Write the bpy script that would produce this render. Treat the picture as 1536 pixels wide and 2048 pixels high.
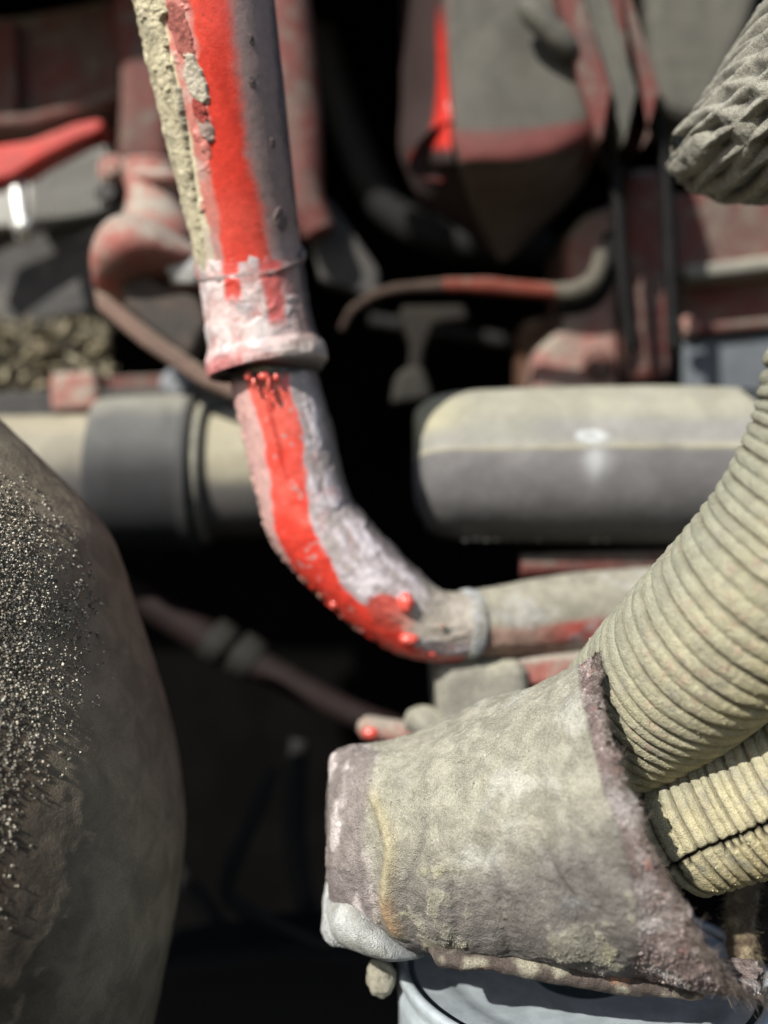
import bpy, bmesh, math, random
import numpy as np
from mathutils import Vector
random.seed(7); RNG = np.random.default_rng(7)
R = math.radians
scene = bpy.context.scene
for o in list(bpy.data.objects): bpy.data.objects.remove(o)

# ------------------------------------------------------------------ camera, light, exposure
CAMZ = 0.80; LENS = 45.0; SENSOR = 36.0; K = SENSOR / LENS      # K = picture width / distance
cd = bpy.data.cameras.new('camera'); cam = bpy.data.objects.new('camera', cd)
scene.collection.objects.link(cam); scene.camera = cam
cam.location = (0, 0, CAMZ); cam.rotation_euler = (R(90), 0, 0)
cd.lens = LENS; cd.sensor_fit = 'HORIZONTAL'; cd.sensor_width = SENSOR
cd.clip_start = 0.02; cd.clip_end = 50
cd.dof.use_dof = True; cd.dof.focus_distance = 0.360; cd.dof.aperture_fstop = 4.0
SUN = Vector((-0.47, -0.64, 0.61)).normalized()                   # towards the sun
sd = bpy.data.lights.new('sun', 'SUN'); so = bpy.data.objects.new('sun', sd); scene.collection.objects.link(so)
sd.energy = 4.6; sd.angle = R(0.5); sd.color = (1.0, 0.955, 0.88)
so.rotation_euler = SUN.to_track_quat('Z', 'Y').to_euler(); so.location = (-2, -2, 3)
w = bpy.data.worlds.new('World'); scene.world = w; w.use_nodes = True
sky = w.node_tree.nodes.new('ShaderNodeTexSky'); sky.sky_type = 'NISHITA'; sky.sun_disc = False
sky.sun_elevation = math.asin(SUN.z); sky.sun_rotation = math.atan2(SUN.x, SUN.y)
bg = w.node_tree.nodes['Background']; bg.inputs['Strength'].default_value = 0.08
w.node_tree.links.new(sky.outputs[0], bg.inputs['Color'])
scene.view_settings.view_transform = 'Standard'; scene.view_settings.look = 'None'
scene.view_settings.exposure = 0.5; scene.view_settings.gamma = 1.0

# ------------------------------------------------------------------ helpers
def P(px, py, d):                                                  # a point of the place seen at this spot, d metres off
    return np.array([(px - 768) / 1536 * K * d, d, CAMZ + (1024 - py) / 1536 * K * d])
def M(px, d): return px / 1536 * K * d                             # length in metres
def hash3(i, j, k, seed):
    h = (i.astype(np.int64) * 374761393 + j.astype(np.int64) * 668265263 + k.astype(np.int64) * 2147483647 + seed * 1274126177) & 0xffffffff
    h = ((h ^ (h >> 13)) * 1274126177) & 0xffffffff
    h = ((h ^ (h >> 15)) * 2246822519) & 0xffffffff
    return ((h ^ (h >> 16)) & 0xffffff) / float(0xffffff)
def vnoise(p, seed=0):
    f = np.floor(p); t = p - f; t = t * t * (3 - 2 * t); i, j, k = f[..., 0], f[..., 1], f[..., 2]
    r = 0
    for a in (0, 1):
        for b in (0, 1):
            for c in (0, 1):
                wgt = (t[..., 0] if a else 1 - t[..., 0]) * (t[..., 1] if b else 1 - t[..., 1]) * (t[..., 2] if c else 1 - t[..., 2])
                r = r + wgt * hash3(i + a, j + b, k + c, seed)
    return r * 2 - 1
def fbm(p, freq, octv=4, seed=0, gain=0.5, stretch=(1, 1, 1)):
    q = p * freq * np.array(stretch); s = 0; a = 1; n = 0
    for o in range(octv):
        s = s + a * vnoise(q + 17.3 * o, seed + o); n += a; a *= gain; q = q * 2.03
    return s / n
def sm(x, a, b):
    t = np.clip((x - a) / (b - a), 0, 1); return t * t * (3 - 2 * t)
def band(x, a, b, e=0.05): return sm(x, a - e, a + e) * (1 - sm(x, b - e, b + e))
def col(c, n): return np.tile(np.array(c, float), (n, 1))
def mixc(A, c, m):
    c = np.array(c, float); m = np.clip(m, 0, 1)[:, None]; return A * (1 - m) + c * m
def crom(pts, n):                                                  # smooth curve through rows of pts
    pts = np.array(pts, float); L = len(pts)
    seg = np.linalg.norm(np.diff(pts[:, :3], axis=0), axis=1); s = np.concatenate([[0], np.cumsum(seg)]); s /= s[-1]
    u = np.linspace(0, 1, n); out = np.zeros((n, pts.shape[1]))
    T = np.zeros_like(pts)
    for i in range(L):
        a, b = max(i - 1, 0), min(i + 1, L - 1); T[i] = (pts[b] - pts[a]) / (s[b] - s[a])
    idx = np.clip(np.searchsorted(s, u, side='right') - 1, 0, L - 2)
    h = s[idx + 1] - s[idx]; t = (u - s[idx]) / h; t = t[:, None]; h = h[:, None]
    out = (2*t**3 - 3*t**2 + 1) * pts[idx] + (t**3 - 2*t**2 + t) * h * T[idx] + (-2*t**3 + 3*t**2) * pts[idx + 1] + (t**3 - t**2) * h * T[idx + 1]
    return out, u
def C3(*c): return tuple(c)

# ---- object making
def tag(o, label=None, cat=None, group=None, kind=None):
    if label: o['label'] = label
    if cat: o['category'] = cat
    if group: o['group'] = group
    if kind: o['kind'] = kind
    return o
def thing(name, loc, label, cat, group=None):
    o = bpy.data.objects.new(name, None); scene.collection.objects.link(o)
    o.location = Vector(loc); o.empty_display_size = 0.02
    return tag(o, label, cat, group)
def build(name, V, F, material, parent=None, C=None, smooth=True, attrs=None):
    V = np.asarray(V, float); cen = (V.min(0) + V.max(0)) / 2
    me = bpy.data.meshes.new(name); me.from_pydata((V - cen).tolist(), [], [tuple(int(i) for i in f) for f in F] if not isinstance(F, list) else F)
    if smooth: me.polygons.foreach_set('use_smooth', [True] * len(me.polygons))
    if C is not None:
        a = me.color_attributes.new('Col', 'FLOAT_COLOR', 'POINT')
        cc = np.ones((len(V), 4)); cc[:, :3] = np.clip(C, 0.002, 1); a.data.foreach_set('color', cc.ravel())
    for k, v in (attrs or {}).items():
        a = me.attributes.new(k, 'FLOAT', 'POINT'); a.data.foreach_set('value', np.asarray(v, float))
    me.materials.append(material); me.update()
    o = bpy.data.objects.new(name, me); scene.collection.objects.link(o)
    if parent is not None:
        o.parent = parent; o.location = Vector(cen) - wl(parent)
    else: o.location = Vector(cen)
    return o
def wl(o):
    v = Vector(o.location)
    while o.parent: o = o.parent; v = v + Vector(o.location)
    return v
def gridfaces(nr, nc, closed=True, flip=False):
    F = []
    m = nc if closed else nc - 1
    for i in range(nr - 1):
        for j in range(m):
            a = i * nc + j; b = i * nc + (j + 1) % nc; c = (i + 1) * nc + (j + 1) % nc; d = (i + 1) * nc + j
            F.append((a, d, c, b) if flip else (a, b, c, d))
    return F
class Sweep:
    """round tube along picture points (px, py, d, radius in px at that distance); th=0 faces the camera, +90 deg is the right/upper side"""
    def __init__(s, pts, n=60, seg=32, world=False, ref=(0, -1, 0)):
        if world: rows = [list(p) for p in pts]
        else: rows = [list(P(p[0], p[1], p[2])) + [M(p[3], p[2])] + list(p[4:]) + ([p[0], p[1]]) for p in pts]
        c, u = crom(rows, n); s.cen = c[:, :3]; s.r = c[:, 3]; s.u = u
        if not world: s.px = c[:, -2]; s.py = c[:, -1]
        t = np.gradient(s.cen, axis=0); t /= np.linalg.norm(t, axis=1)[:, None]; s.t = t
        rf = np.array(ref, float); e1 = rf - (t @ rf)[:, None] * t; e1 /= np.linalg.norm(e1, axis=1)[:, None]
        s.e1 = e1; s.e2 = np.cross(e1, t); s.n = n; s.seg = seg
        th = np.linspace(-math.pi, math.pi, seg, endpoint=False)
        s.U, s.T = np.meshgrid(u, th, indexing='ij'); s.U = s.U.ravel(); s.T = s.T.ravel()
        s.len = np.concatenate([[0], np.cumsum(np.linalg.norm(np.diff(s.cen, axis=0), axis=1))]); s.S = np.repeat(s.len, seg)
        s.N = (np.cos(s.T)[:, None] * np.repeat(e1, seg, 0) + np.sin(s.T)[:, None] * np.repeat(s.e2, seg, 0))
        s.V = np.repeat(s.cen, seg, 0) + s.N * np.repeat(s.r, seg)[:, None]
        s.Tn = np.repeat(t, seg, 0)
        if not world: s.PX = np.repeat(s.px, seg); s.PY = np.repeat(s.py, seg)
        s.c = np.sin(s.T); s.f = np.cos(s.T)
    def disp(s, d): s.V = s.V + s.N * np.asarray(d).reshape(-1, 1); return s
    def faces(s): return gridfaces(s.n, s.seg, True)
    def make(s, name, m, parent=None, C=None, cap=True, attrs=None):
        V = s.V; F = s.faces(); 
        if cap:
            nn = len(V); V = np.vstack([V, s.V[:s.seg].mean(0), s.V[-s.seg:].mean(0)])
            for j in range(s.seg):
                k = (j + 1) % s.seg
                F.append((k, j, nn)); F.append(((s.n - 1) * s.seg + j, (s.n - 1) * s.seg + k, nn + 1))
            if C is not None: C = np.vstack([C, C[0], C[-1]])
            if attrs: attrs = {k: np.concatenate([v, [v[0], v[-1]]]) for k, v in attrs.items()}
        return build(name, V, F, m, parent, C, attrs=attrs)
def loft(secs, n, seg):
    """closed skin through sections: top px,py, bottom px,py, centre distance, half depth (m), front shift px, py"""
    rows = []
    for s in secs:
        tx, ty, bx, by, d, hd = s[:6]; fx, fy = (s[6:8] if len(s) > 6 else (0, 0))
        a = P(tx, ty, d); b = P(bx, by, d); c = (a + b) / 2; h = (a - b) / 2
        fr = np.array([fx / 1536 * K * d, -hd, -fy / 1536 * K * d])
        rows.append(list(c) + list(h) + list(fr))
    c, u = crom(rows, n)
    th = np.linspace(-math.pi, math.pi, seg, endpoint=False)
    U, T = np.meshgrid(u, th, indexing='ij'); U = U.ravel(); T = T.ravel()
    cen = np.repeat(c[:, :3], seg, 0); h = np.repeat(c[:, 3:6], seg, 0); fr = np.repeat(c[:, 6:9], seg, 0)
    V = cen + h * np.sin(T)[:, None] + fr * np.cos(T)[:, None]       # T=0 front, +90 top
    G = V.reshape(n, seg, 3); du = np.gradient(G, axis=0); dv = np.roll(G, -1, 1) - np.roll(G, 1, 1)
    N = np.cross(du, dv).reshape(-1, 3); N /= np.linalg.norm(N, axis=1)[:, None] + 1e-12
    if ((V - cen) * N).sum() < 0: N = -N
    return V, N, U, T
def patch(grid, nu, nv):
    """smooth sheet through a grid of (px,py,d) rows; returns V,U,Vv; rows top to bottom"""
    g = np.array([[P(*p) for p in row] for row in grid])
    a = np.stack([crom_u(g[:, j], nu) for j in range(g.shape[1])], 1)
    b = np.stack([crom_u(a[i], nv) for i in range(nu)], 0)
    U, W = np.meshgrid(np.linspace(0, 1, nu), np.linspace(0, 1, nv), indexing='ij')
    return b.reshape(-1, 3), U.ravel(), W.ravel()
def crom_u(pts, n):
    L = len(pts); 
    if L == 2: return pts[0] + (pts[1] - pts[0]) * np.linspace(0, 1, n)[:, None]
    x = np.linspace(0, L - 1, n); i = np.clip(np.floor(x).astype(int), 0, L - 2); t = (x - i)[:, None]
    T = np.array([(pts[min(k + 1, L - 1)] - pts[max(k - 1, 0)]) / (2 if 0 < k < L - 1 else 1) for k in range(L)])
    return (2*t**3 - 3*t**2 + 1) * pts[i] + (t**3 - 2*t**2 + t) * T[i] + (-2*t**3 + 3*t**2) * pts[i + 1] + (t**3 - t**2) * T[i + 1]
def solid(o, th, off=-1.0):
    m = o.modifiers.new('thickness', 'SOLIDIFY'); m.thickness = th; m.offset = off; return o
def bevel(o, wd, n=3):
    m = o.modifiers.new('bevel', 'BEVEL'); m.width = wd; m.segments = n; m.limit_method = 'ANGLE'; return o
def prism(name, poly, d0, d1, m, parent=None, bev=0.004, slope=None):
    """a block: outline in picture points at front distance d0, running back to d1; slope gives each corner its own front distance"""
    n = len(poly); V = []
    for i, (x, y) in enumerate(poly): V.append(P(x, y, slope[i] if slope else d0))
    cen = np.mean(V, 0)
    for i in range(n):
        v = V[i].copy(); v[1] = d1; V.append(v)
    area = sum(poly[i][0] * poly[(i + 1) % n][1] - poly[(i + 1) % n][0] * poly[i][1] for i in range(n))
    F = [tuple(range(n)), tuple(range(2 * n - 1, n - 1, -1))] + [(i, n + i, n + (i + 1) % n, (i + 1) % n) for i in range(n)]
    if area > 0: F = [tuple(reversed(f)) for f in F]
    F = [tuple(reversed(f)) for f in F]
    o = build(name, np.array(V), F, m, parent, smooth=False)
    bm = bmesh.new(); bm.from_mesh(o.data); bmesh.ops.recalc_face_normals(bm, faces=bm.faces); bm.to_mesh(o.data); bm.free()
    if bev: bevel(o, bev)
    for p in o.data.polygons: p.use_smooth = False
    return o
def bolt(name, px, py, d, rpx, m, parent=None, direction=(0, -1, 0), sides=6, washer=True):
    c = P(px, py, d); r = M(rpx, d); ax = Vector(direction).normalized(); q = ax.to_track_quat('Z', 'Y').to_matrix()
    prof = ([(0, -0.6, 40), (1.25, -0.6, 40), (1.3, -0.5, 40), (1.3, -0.25, 40), (1.2, -0.18, 40)] if washer else []) + [(1.0, -0.18, sides), (1.0, 0.35, sides), (0.86, 0.5, sides), (0.0, 0.52, sides)]
    V = []; F = []; seg = 24
    for i, (rr, z, sd_) in enumerate(prof):
        for j in range(seg):
            a = 2 * math.pi * j / seg; k = 1.0
            if sd_ == 6 and rr > 0:
                b = (a % (math.pi / 3)) - math.pi / 6; k = math.cos(math.pi / 6) / math.cos(b) 
            v = q @ Vector((math.cos(a) * rr * k * r, math.sin(a) * rr * k * r, z * r)); V.append(c + np.array(v))
    F = gridfaces(len(prof), seg, True)
    return build(name, np.array(V), F, m, parent, smooth=False)

# ------------------------------------------------------------------ materials
MATS = {}
def nodes_of(name):
    m = bpy.data.materials.new(name); m.use_nodes = True; nt = m.node_tree; return m, nt, nt.nodes['Principled BSDF']
def noise_node(nt, vec, scale, detail=6, rough=0.6, dist=0.0):
    n = nt.nodes.new('ShaderNodeTexNoise'); n.inputs['Scale'].default_value = scale; n.inputs['Detail'].default_value = detail
    n.inputs['Roughness'].default_value = rough; n.inputs['Distortion'].default_value = dist
    nt.links.new(vec, n.inputs['Vector']); return n.outputs['Fac']
def ramp_node(nt, fac, a, b, ca=(0, 0, 0), cb=(1, 1, 1)):
    r = nt.nodes.new('ShaderNodeMapRange'); r.inputs[1].default_value = a; r.inputs[2].default_value = b; r.clamp = True
    r.interpolation_type = 'SMOOTHSTEP'; nt.links.new(fac, r.inputs[0]); return r.outputs[0]
def mix_node(nt, fac, A, B, mode='MIX'):
    n = nt.nodes.new('ShaderNodeMix'); n.data_type = 'RGBA'; n.blend_type = mode
    if isinstance(fac, (int, float)): n.inputs[0].default_value = fac
    else: nt.links.new(fac, n.inputs[0])
    for i, x in ((6, A), (7, B)):
        if isinstance(x, tuple): n.inputs[i].default_value = (*x, 1)
        else: nt.links.new(x, n.inputs[i])
    return n.outputs[2]
def math_node(nt, op, a, b=None):
    n = nt.nodes.new('ShaderNodeMath'); n.operation = op
    for i, x in enumerate((a, b)):
        if x is None: continue
        if isinstance(x, (int, float)): n.inputs[i].default_value = x
        else: nt.links.new(x, n.inputs[i])
    return n.outputs[0]
def surf(name, rough=0.8, fine=900, fine_amt=0.35, bump=0.3, bump_scale=1400, bump_dist=0.0006, metallic=0.0, spec=0.3, speck=None, coarse=120, gloss_attr=None, mott=0.3, sheen=0):
    """colour attribute 'Col' x fine grain, fine relief"""
    if name in MATS: return MATS[name]
    m, nt, bs = nodes_of(name); L = nt.links
    at = nt.nodes.new('ShaderNodeAttribute'); at.attribute_name = 'Col'
    tc = nt.nodes.new('ShaderNodeTexCoord'); ob = tc.outputs['Object']
    n1 = noise_node(nt, ob, fine, 5, 0.65); n2 = noise_node(nt, ob, coarse, 6, 0.6, 0.6)
    g = ramp_node(nt, n1, 0.3, 0.7); k = mix_node(nt, g, (1 - fine_amt,) * 3, (1 + fine_amt * 0.8,) * 3)
    c = mix_node(nt, 1.0, at.outputs['Color'], k, 'MULTIPLY')
    k2 = mix_node(nt, ramp_node(nt, n2, 0.3, 0.7), (1 - mott,) * 3, (1 + mott * 0.5,) * 3); c = mix_node(nt, 1.0, c, k2, 'MULTIPLY')
    if speck:
        s = ramp_node(nt, noise_node(nt, ob, speck[0], 3, 0.5), speck[1], speck[1] + 0.05); c = mix_node(nt, math_node(nt, 'MULTIPLY', s, speck[3]), c, speck[2])
    L.new(c, bs.inputs['Base Color'])
    bs.inputs['Metallic'].default_value = metallic; bs.inputs['Specular IOR Level'].default_value = spec
    if gloss_attr:
        ga = nt.nodes.new('ShaderNodeAttribute'); ga.attribute_name = 'Gloss'
        rr = nt.nodes.new('ShaderNodeMapRange'); L.new(ga.outputs['Fac'], rr.inputs[0]); rr.inputs[3].default_value = rough; rr.inputs[4].default_value = gloss_attr
        L.new(rr.outputs[0], bs.inputs['Roughness'])
    else: bs.inputs['Roughness'].default_value = rough
    b = nt.nodes.new('ShaderNodeBump'); b.inputs['Strength'].default_value = bump; b.inputs['Distance'].default_value = bump_dist
    hh = math_node(nt, 'ADD', noise_node(nt, ob, bump_scale, 4, 0.6), math_node(nt, 'MULTIPLY', noise_node(nt, ob, bump_scale * 0.25, 3, 0.5), 1.2))
    L.new(hh, b.inputs['Height']); L.new(b.outputs[0], bs.inputs['Normal'])
    MATS[name] = m; return m
def grimy(name, base, second, dust, dust_amt=0.5, scale=25, rough=0.75, metallic=0.0, bump=0.4, spec=0.3, edge=0.5, top=0.5):
    """two tone paint or metal under patchy settled dust (more on faces that look up)"""
    if name in MATS: return MATS[name]
    m, nt, bs = nodes_of(name); L = nt.links
    tc = nt.nodes.new('ShaderNodeTexCoord'); ob = tc.outputs['Object']; ge = nt.nodes.new('ShaderNodeNewGeometry')
    sx = nt.nodes.new('ShaderNodeSeparateXYZ'); L.new(ge.outputs['Normal'], sx.inputs[0])
    c = mix_node(nt, ramp_node(nt, noise_node(nt, ob, scale, 6, 0.65, 0.5), 0.38, 0.62), base, second)
    n = noise_node(nt, ob, scale * 1.7, 8, 0.7, 1.0)
    up = math_node(nt, 'MULTIPLY', sx.outputs['Z'], top * 0.4)
    f = ramp_node(nt, math_node(nt, 'ADD', n, up), 0.72 - dust_amt * 0.45, 0.95 - dust_amt * 0.45)
    c = mix_node(nt, f, c, dust)
    g = mix_node(nt, ramp_node(nt, noise_node(nt, ob, 600, 4, 0.6), 0.3, 0.7), (0.75,) * 3, (1.2,) * 3); c = mix_node(nt, 1.0, c, g, 'MULTIPLY')
    L.new(c, bs.inputs['Base Color'])
    rg = nt.nodes.new('ShaderNodeMapRange'); L.new(f, rg.inputs[0]); rg.inputs[3].default_value = rough; rg.inputs[4].default_value = 0.95; L.new(rg.outputs[0], bs.inputs['Roughness'])
    bs.inputs['Metallic'].default_value = metallic; bs.inputs['Specular IOR Level'].default_value = spec
    b = nt.nodes.new('ShaderNodeBump'); b.inputs['Strength'].default_value = bump; b.inputs['Distance'].default_value = 0.001
    L.new(math_node(nt, 'ADD', math_node(nt, 'MULTIPLY', n, 1.5), noise_node(nt, ob, 700, 4, 0.6)), b.inputs['Height']); L.new(b.outputs[0], bs.inputs['Normal'])
    MATS[name] = m; return m

RED = (0.80, 0.065, 0.042); PALERED = (0.50, 0.16, 0.13); TAN = (0.64, 0.58, 0.40); LILAC = (0.52, 0.45, 0.48); PURP = (0.38, 0.26, 0.235)
DUST = (0.33, 0.31, 0.22); GREY = (0.24, 0.235, 0.20)
BROWNRED = grimy('dusty_brown_red_paint', (0.14, 0.042, 0.036), (0.11, 0.065, 0.055), (0.16, 0.14, 0.115), 0.6)
REDPAINT = grimy('red_paint', (0.55, 0.035, 0.02), (0.42, 0.04, 0.03), (0.36, 0.22, 0.17), 0.25, rough=0.45)
PINKPAINT = grimy('dusty_red_paint', (0.36, 0.11, 0.09), (0.30, 0.17, 0.14), (0.34, 0.30, 0.25), 0.65, bump=.7)
DUSTYGREY = grimy('dust_over_grey', (0.20, 0.19, 0.16), (0.26, 0.25, 0.21), (0.33, 0.32, 0.25), 0.5)
DARKGREY = grimy('dark_grey_metal', (0.045, 0.045, 0.045), (0.07, 0.065, 0.06), (0.15, 0.14, 0.12), 0.3)
BLACKRUB = grimy('black_rubber', (0.005, 0.005, 0.005), (0.008, 0.0075, 0.0075), (0.02, 0.019, 0.018), 0.1, spec=.15, rough=0.6)
SHADEBLACK = grimy('shade_black_steel', (0.0016, 0.0015, 0.0015), (0.003, 0.0028, 0.0028), (0.005, 0.0048, 0.0045), 0.2, spec=0.06, rough=0.9, scale=12)  # near black colour stands in for the deep shade of the gaps
RUST = grimy('rusty_steel', (0.13, 0.06, 0.035), (0.08, 0.05, 0.035), (0.24, 0.20, 0.14), 0.4, scale=60)
BRIGHT = grimy('bare_bright_metal', (0.75, 0.75, 0.72), (0.6, 0.6, 0.57), (0.5, 0.48, 0.42), 0.2, rough=0.3, metallic=0.6)
DUSTYSHADE = grimy('shaded_grey_dust', (0.085, 0.083, 0.07), (0.11, 0.105, 0.088), (0.14, 0.135, 0.11), 0.5)  # darker copy of the grey dust, with shade put into its colour
PALEGREY = grimy('pale_dusty_alloy', (0.36, 0.36, 0.33), (0.45, 0.45, 0.42), (0.40, 0.39, 0.33), 0.4)
GREENP = grimy('green_paint', (0.02, 0.10, 0.02), (0.015, 0.07, 0.015), (0.05, 0.09, 0.04), 0.1)

# ------------------------------------------------------------------ the setting: bay back wall, and unseen slabs added to block light
o = prism('engine_bay_wall', [(-1400, -1500), (3000, -1500), (3000, 3500), (-1400, 3500)], 1.25, 1.29, SHADEBLACK, bev=0); tag(o, 'back wall of the machine bay, black standing in for shade in the gaps', None, None, 'structure')

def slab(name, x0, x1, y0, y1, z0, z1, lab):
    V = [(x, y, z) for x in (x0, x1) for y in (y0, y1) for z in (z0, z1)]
    o = build(name, np.array(V), [(0, 1, 3, 2), (4, 6, 7, 5), (0, 4, 5, 1), (2, 3, 7, 6), (0, 2, 6, 4), (1, 5, 7, 3)], SHADEBLACK, smooth=False); return tag(o, lab, None, None, 'structure')
slab('shade_slab_roof', -1.4, 1.4, 0.62, 1.24, 1.22, 1.25, 'black slab added out of view above, shading the machine bay')  # added above the view to keep sun and sky off the upper background
slab('shade_slab_side', -1.43, -1.41, 0.5, 1.24, -.2, 1.21, 'black slab added out of view at the left to block sky light')  # unseen sides and floor, added to keep sky light out of the gaps
slab('shade_slab_side', 1.41, 1.43, 0.5, 1.24, -.2, 1.21, 'black slab added out of view at the right to block sky light')
slab('shade_slab_floor', -1.4, 1.4, 0.56, 1.24, -.2, -.17, 'black slab added out of view below to block sky light')

# ------------------------------------------------------------------ main painted pipe
PR = surf('pipe_paint', rough=0.65, fine=1500, fine_amt=0.16, bump=0.22, bump_scale=1500, bump_dist=0.0005, gloss_attr=0.2, spec=1.0, mott=0.15, coarse=200)
CRUST = surf('dried_mud', rough=0.95, fine=1800, fine_amt=0.4, bump=0.8, bump_scale=2200, bump_dist=0.0008, mott=0.25)
pipe = thing('painted_pipe', P(500, 1250, 0.46), 'bright red painted pipe crusted with tan mud, bending right below a whitened collar', 'pipe')
up = Sweep([(388, -160, .405, 140), (412, -20, .412, 134), (440, 150, .421, 125), (470, 330, .433, 114), (498, 500, .445, 104), (503, 530, .447, 103)], n=560, seg=300)
V = up.V; c = up.c; y = up.PY; fr = up.f
wob = 0.10 * fbm(V, 60, 3, 1) + 0.05 * fbm(V, 250, 3, 2)
cw = c + wob; back = fr < 0
tanL = 1 - sm(cw, -0.62, -0.55)
C = col(RED, len(V)); C = mixc(C, (0.82, 0.13, 0.095), sm(fbm(V, 40, 4, 141, stretch=(1, 1, .35)), -.1, .4) * .6); C = mixc(C, (0.55, 0.03, 0.02), sm(fbm(V, 120, 4, 142, stretch=(1, 1, .4)), .15, .45) * .5)
pk = 1 - sm(cw, np.interp(y, [0, 250, 450], [-.18, -.22, -.42]) - .04, np.interp(y, [0, 250, 450], [-.18, -.22, -.42]) + .05)
C = mixc(C, (0.60, 0.20, 0.16), pk)
C = mixc(C, (0.58, 0.42, 0.36), pk * sm(fbm(V, 120, 5, 4), 0.05, 0.35) * 0.7)
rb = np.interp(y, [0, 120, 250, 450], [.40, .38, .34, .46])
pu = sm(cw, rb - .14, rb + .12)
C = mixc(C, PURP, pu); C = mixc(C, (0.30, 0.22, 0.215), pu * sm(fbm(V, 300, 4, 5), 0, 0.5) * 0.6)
C = mixc(C, (0.10, 0.085, 0.085), sm(cw, 0.88, 1.0))  # dark right edge painted in for the side turned from the sun
C = mixc(C, TAN, tanL); C = mixc(C, (0.22, 0.15, 0.14), back * 0.9)
lowp = sm(y + 50 * fbm(V, 90, 3, 9), 440, 520); C = mixc(C, (0.44, 0.33, 0.32), lowp * (1 - band(cw, -.42, .4, .06)) * 0.85)
spk = sm(fbm(V, 700, 2, 6), 0.62, 0.72); C = mixc(C, (0.05, 0.03, 0.03), spk * 0.6)
gl = (1 - pu) * (1 - pk * 0.7) * (1 - tanL)
# pits, chips and lumps on the paint
h = 0.00018 * fbm(V, 60, 4, 3) + pk * 0.0008 * sm(fbm(V, 150, 4, 8), 0.1, 0.5)
chips = [(20, -.28, .30, .0), (190, -.14, .25, .0)]
up.disp(h)
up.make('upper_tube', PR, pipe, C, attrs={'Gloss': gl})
def shell(sw, mask, height, name, m, parent, Cc, dens=1):
    """crust that covers a sweep only where mask > 0"""
    V = sw.V + sw.N * height[:, None]; F = [f for f in sw.faces() if max(mask[list(f)]) > 0]
    used = sorted({i for f in F for i in f}); mp = {k: i for i, k in enumerate(used)}
    return build(name, V[used], [tuple(mp[i] for i in f) for f in F], m, parent, Cc[used])
# tan mud crust on the left flank with a ragged inner edge and a split
split = band(c + 0.03 * fbm(V, 200, 3, 31), -.60, -.50, .015) * band(y, 60, 165, 15)
edge = np.interp(y, [-160, 0, 100, 200, 260, 400, 540], [-.55, -.52, -.50, -.52, -.56, -.66, -.75])
mm = edge - (c + 0.06 * fbm(V, 90, 4, 21) + 0.03 * fbm(V, 500, 3, 22)); mm = np.where(fr < -0.35, -1, mm); mm = mm - split * 0.5
hh = np.clip(sm(mm, -0.01, 0.06), 0, 1) * (0.0022 + 0.0007 * fbm(V, 160, 4, 23) + 0.0004 * fbm(V, 900, 3, 24)) * np.interp(y, [0, 300, 500], [1.3, 1, .45]) - 0.0004
Cm = col(TAN, len(V)); Cm = mixc(Cm, (0.46, 0.41, 0.28), sm(fbm(V, 300, 4, 25), 0.1, 0.6)); Cm = mixc(Cm, (0.55, 0.50, 0.36), sm(fbm(V, 120, 4, 26), 0.1, 0.5)); Cm = mixc(Cm, (0.30, 0.28, 0.24), sm(c, edge - .12, edge) * 0.8 * band(y, 100, 260, 20))
shell(up, mm, hh, 'mud_crust', CRUST, pipe, Cm)
# mud scab left on the red paint
def scab(y0, c0, ry, rc, seed, name='mud_scab', cc=(0.70, 0.63, 0.50), hgt=0.0016, mat_=None, sw=None):
    sw = sw or up; V = sw.V; q = 1 - np.sqrt(((sw.PY - y0) / ry) ** 2 + ((sw.c - c0 - (sw.PY - y0) * 0.0012) / rc) ** 2) + 0.35 * fbm(V, 250, 4, seed) + 0.1 * fbm(V, 900, 2, seed + 1)
    q = np.where(sw.f < 0, -1, q); hh = sm(q, 0, 0.22) * (hgt + 0.0005 * fbm(V, 500, 3, seed + 2)) - 0.0003
    Cc = col(cc, len(V)); Cc = mixc(Cc, tuple(x * .6 for x in cc), sm(fbm(V, 500, 3, seed + 3), 0, .5))
    return shell(sw, q, hh, name, mat_ or CRUST, pipe, Cc)
scab(170, -.28, 52, .17, 41)
scab(262, -.26, 26, .12, 51, hgt=0.0010, cc=(0.48, 0.36, 0.31))
scab(80, -.38, 60, .17, 61, 'paint_blister', cc=(0.47, 0.16, 0.13), hgt=0.0008)
scab(5, -.36, 18, .13, 65, 'paint_blister', cc=(0.47, 0.16, 0.13), hgt=0.001)
scab(225, -.30, 26, .12, 71, 'paint_blister', cc=(0.50, 0.10, 0.08), hgt=0.0011)
scab(445, .72, 26, .12, 81, 'mud_scab', cc=(0.27, 0.2, 0.19), hgt=0.0009)
for yy, cc_ in ((110, .62), (185, .55), (300, .74)): scab(yy, cc_, 12, .05, 90 + yy, 'mud_scab', cc=(0.22, 0.17, 0.16), hgt=0.0007)

# weld bead over the collar
wb = Sweep([(498, 508, .444, 107), (500, 520, .446, 113), (502, 528, .447, 112), (504, 540, .448, 105)], n=24, seg=220)
wb.disp(0.0006 * fbm(wb.V, 300, 3, 5) - 0.0002); Cw = col((0.36, 0.30, 0.29), len(wb.V)); Cw = mixc(Cw, (0.5, 0.08, 0.06), sm(fbm(wb.V, 150, 3, 6), 0, .4) * 0.6)
wb.make('weld_bead', CRUST, pipe, Cw, cap=False)
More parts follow.
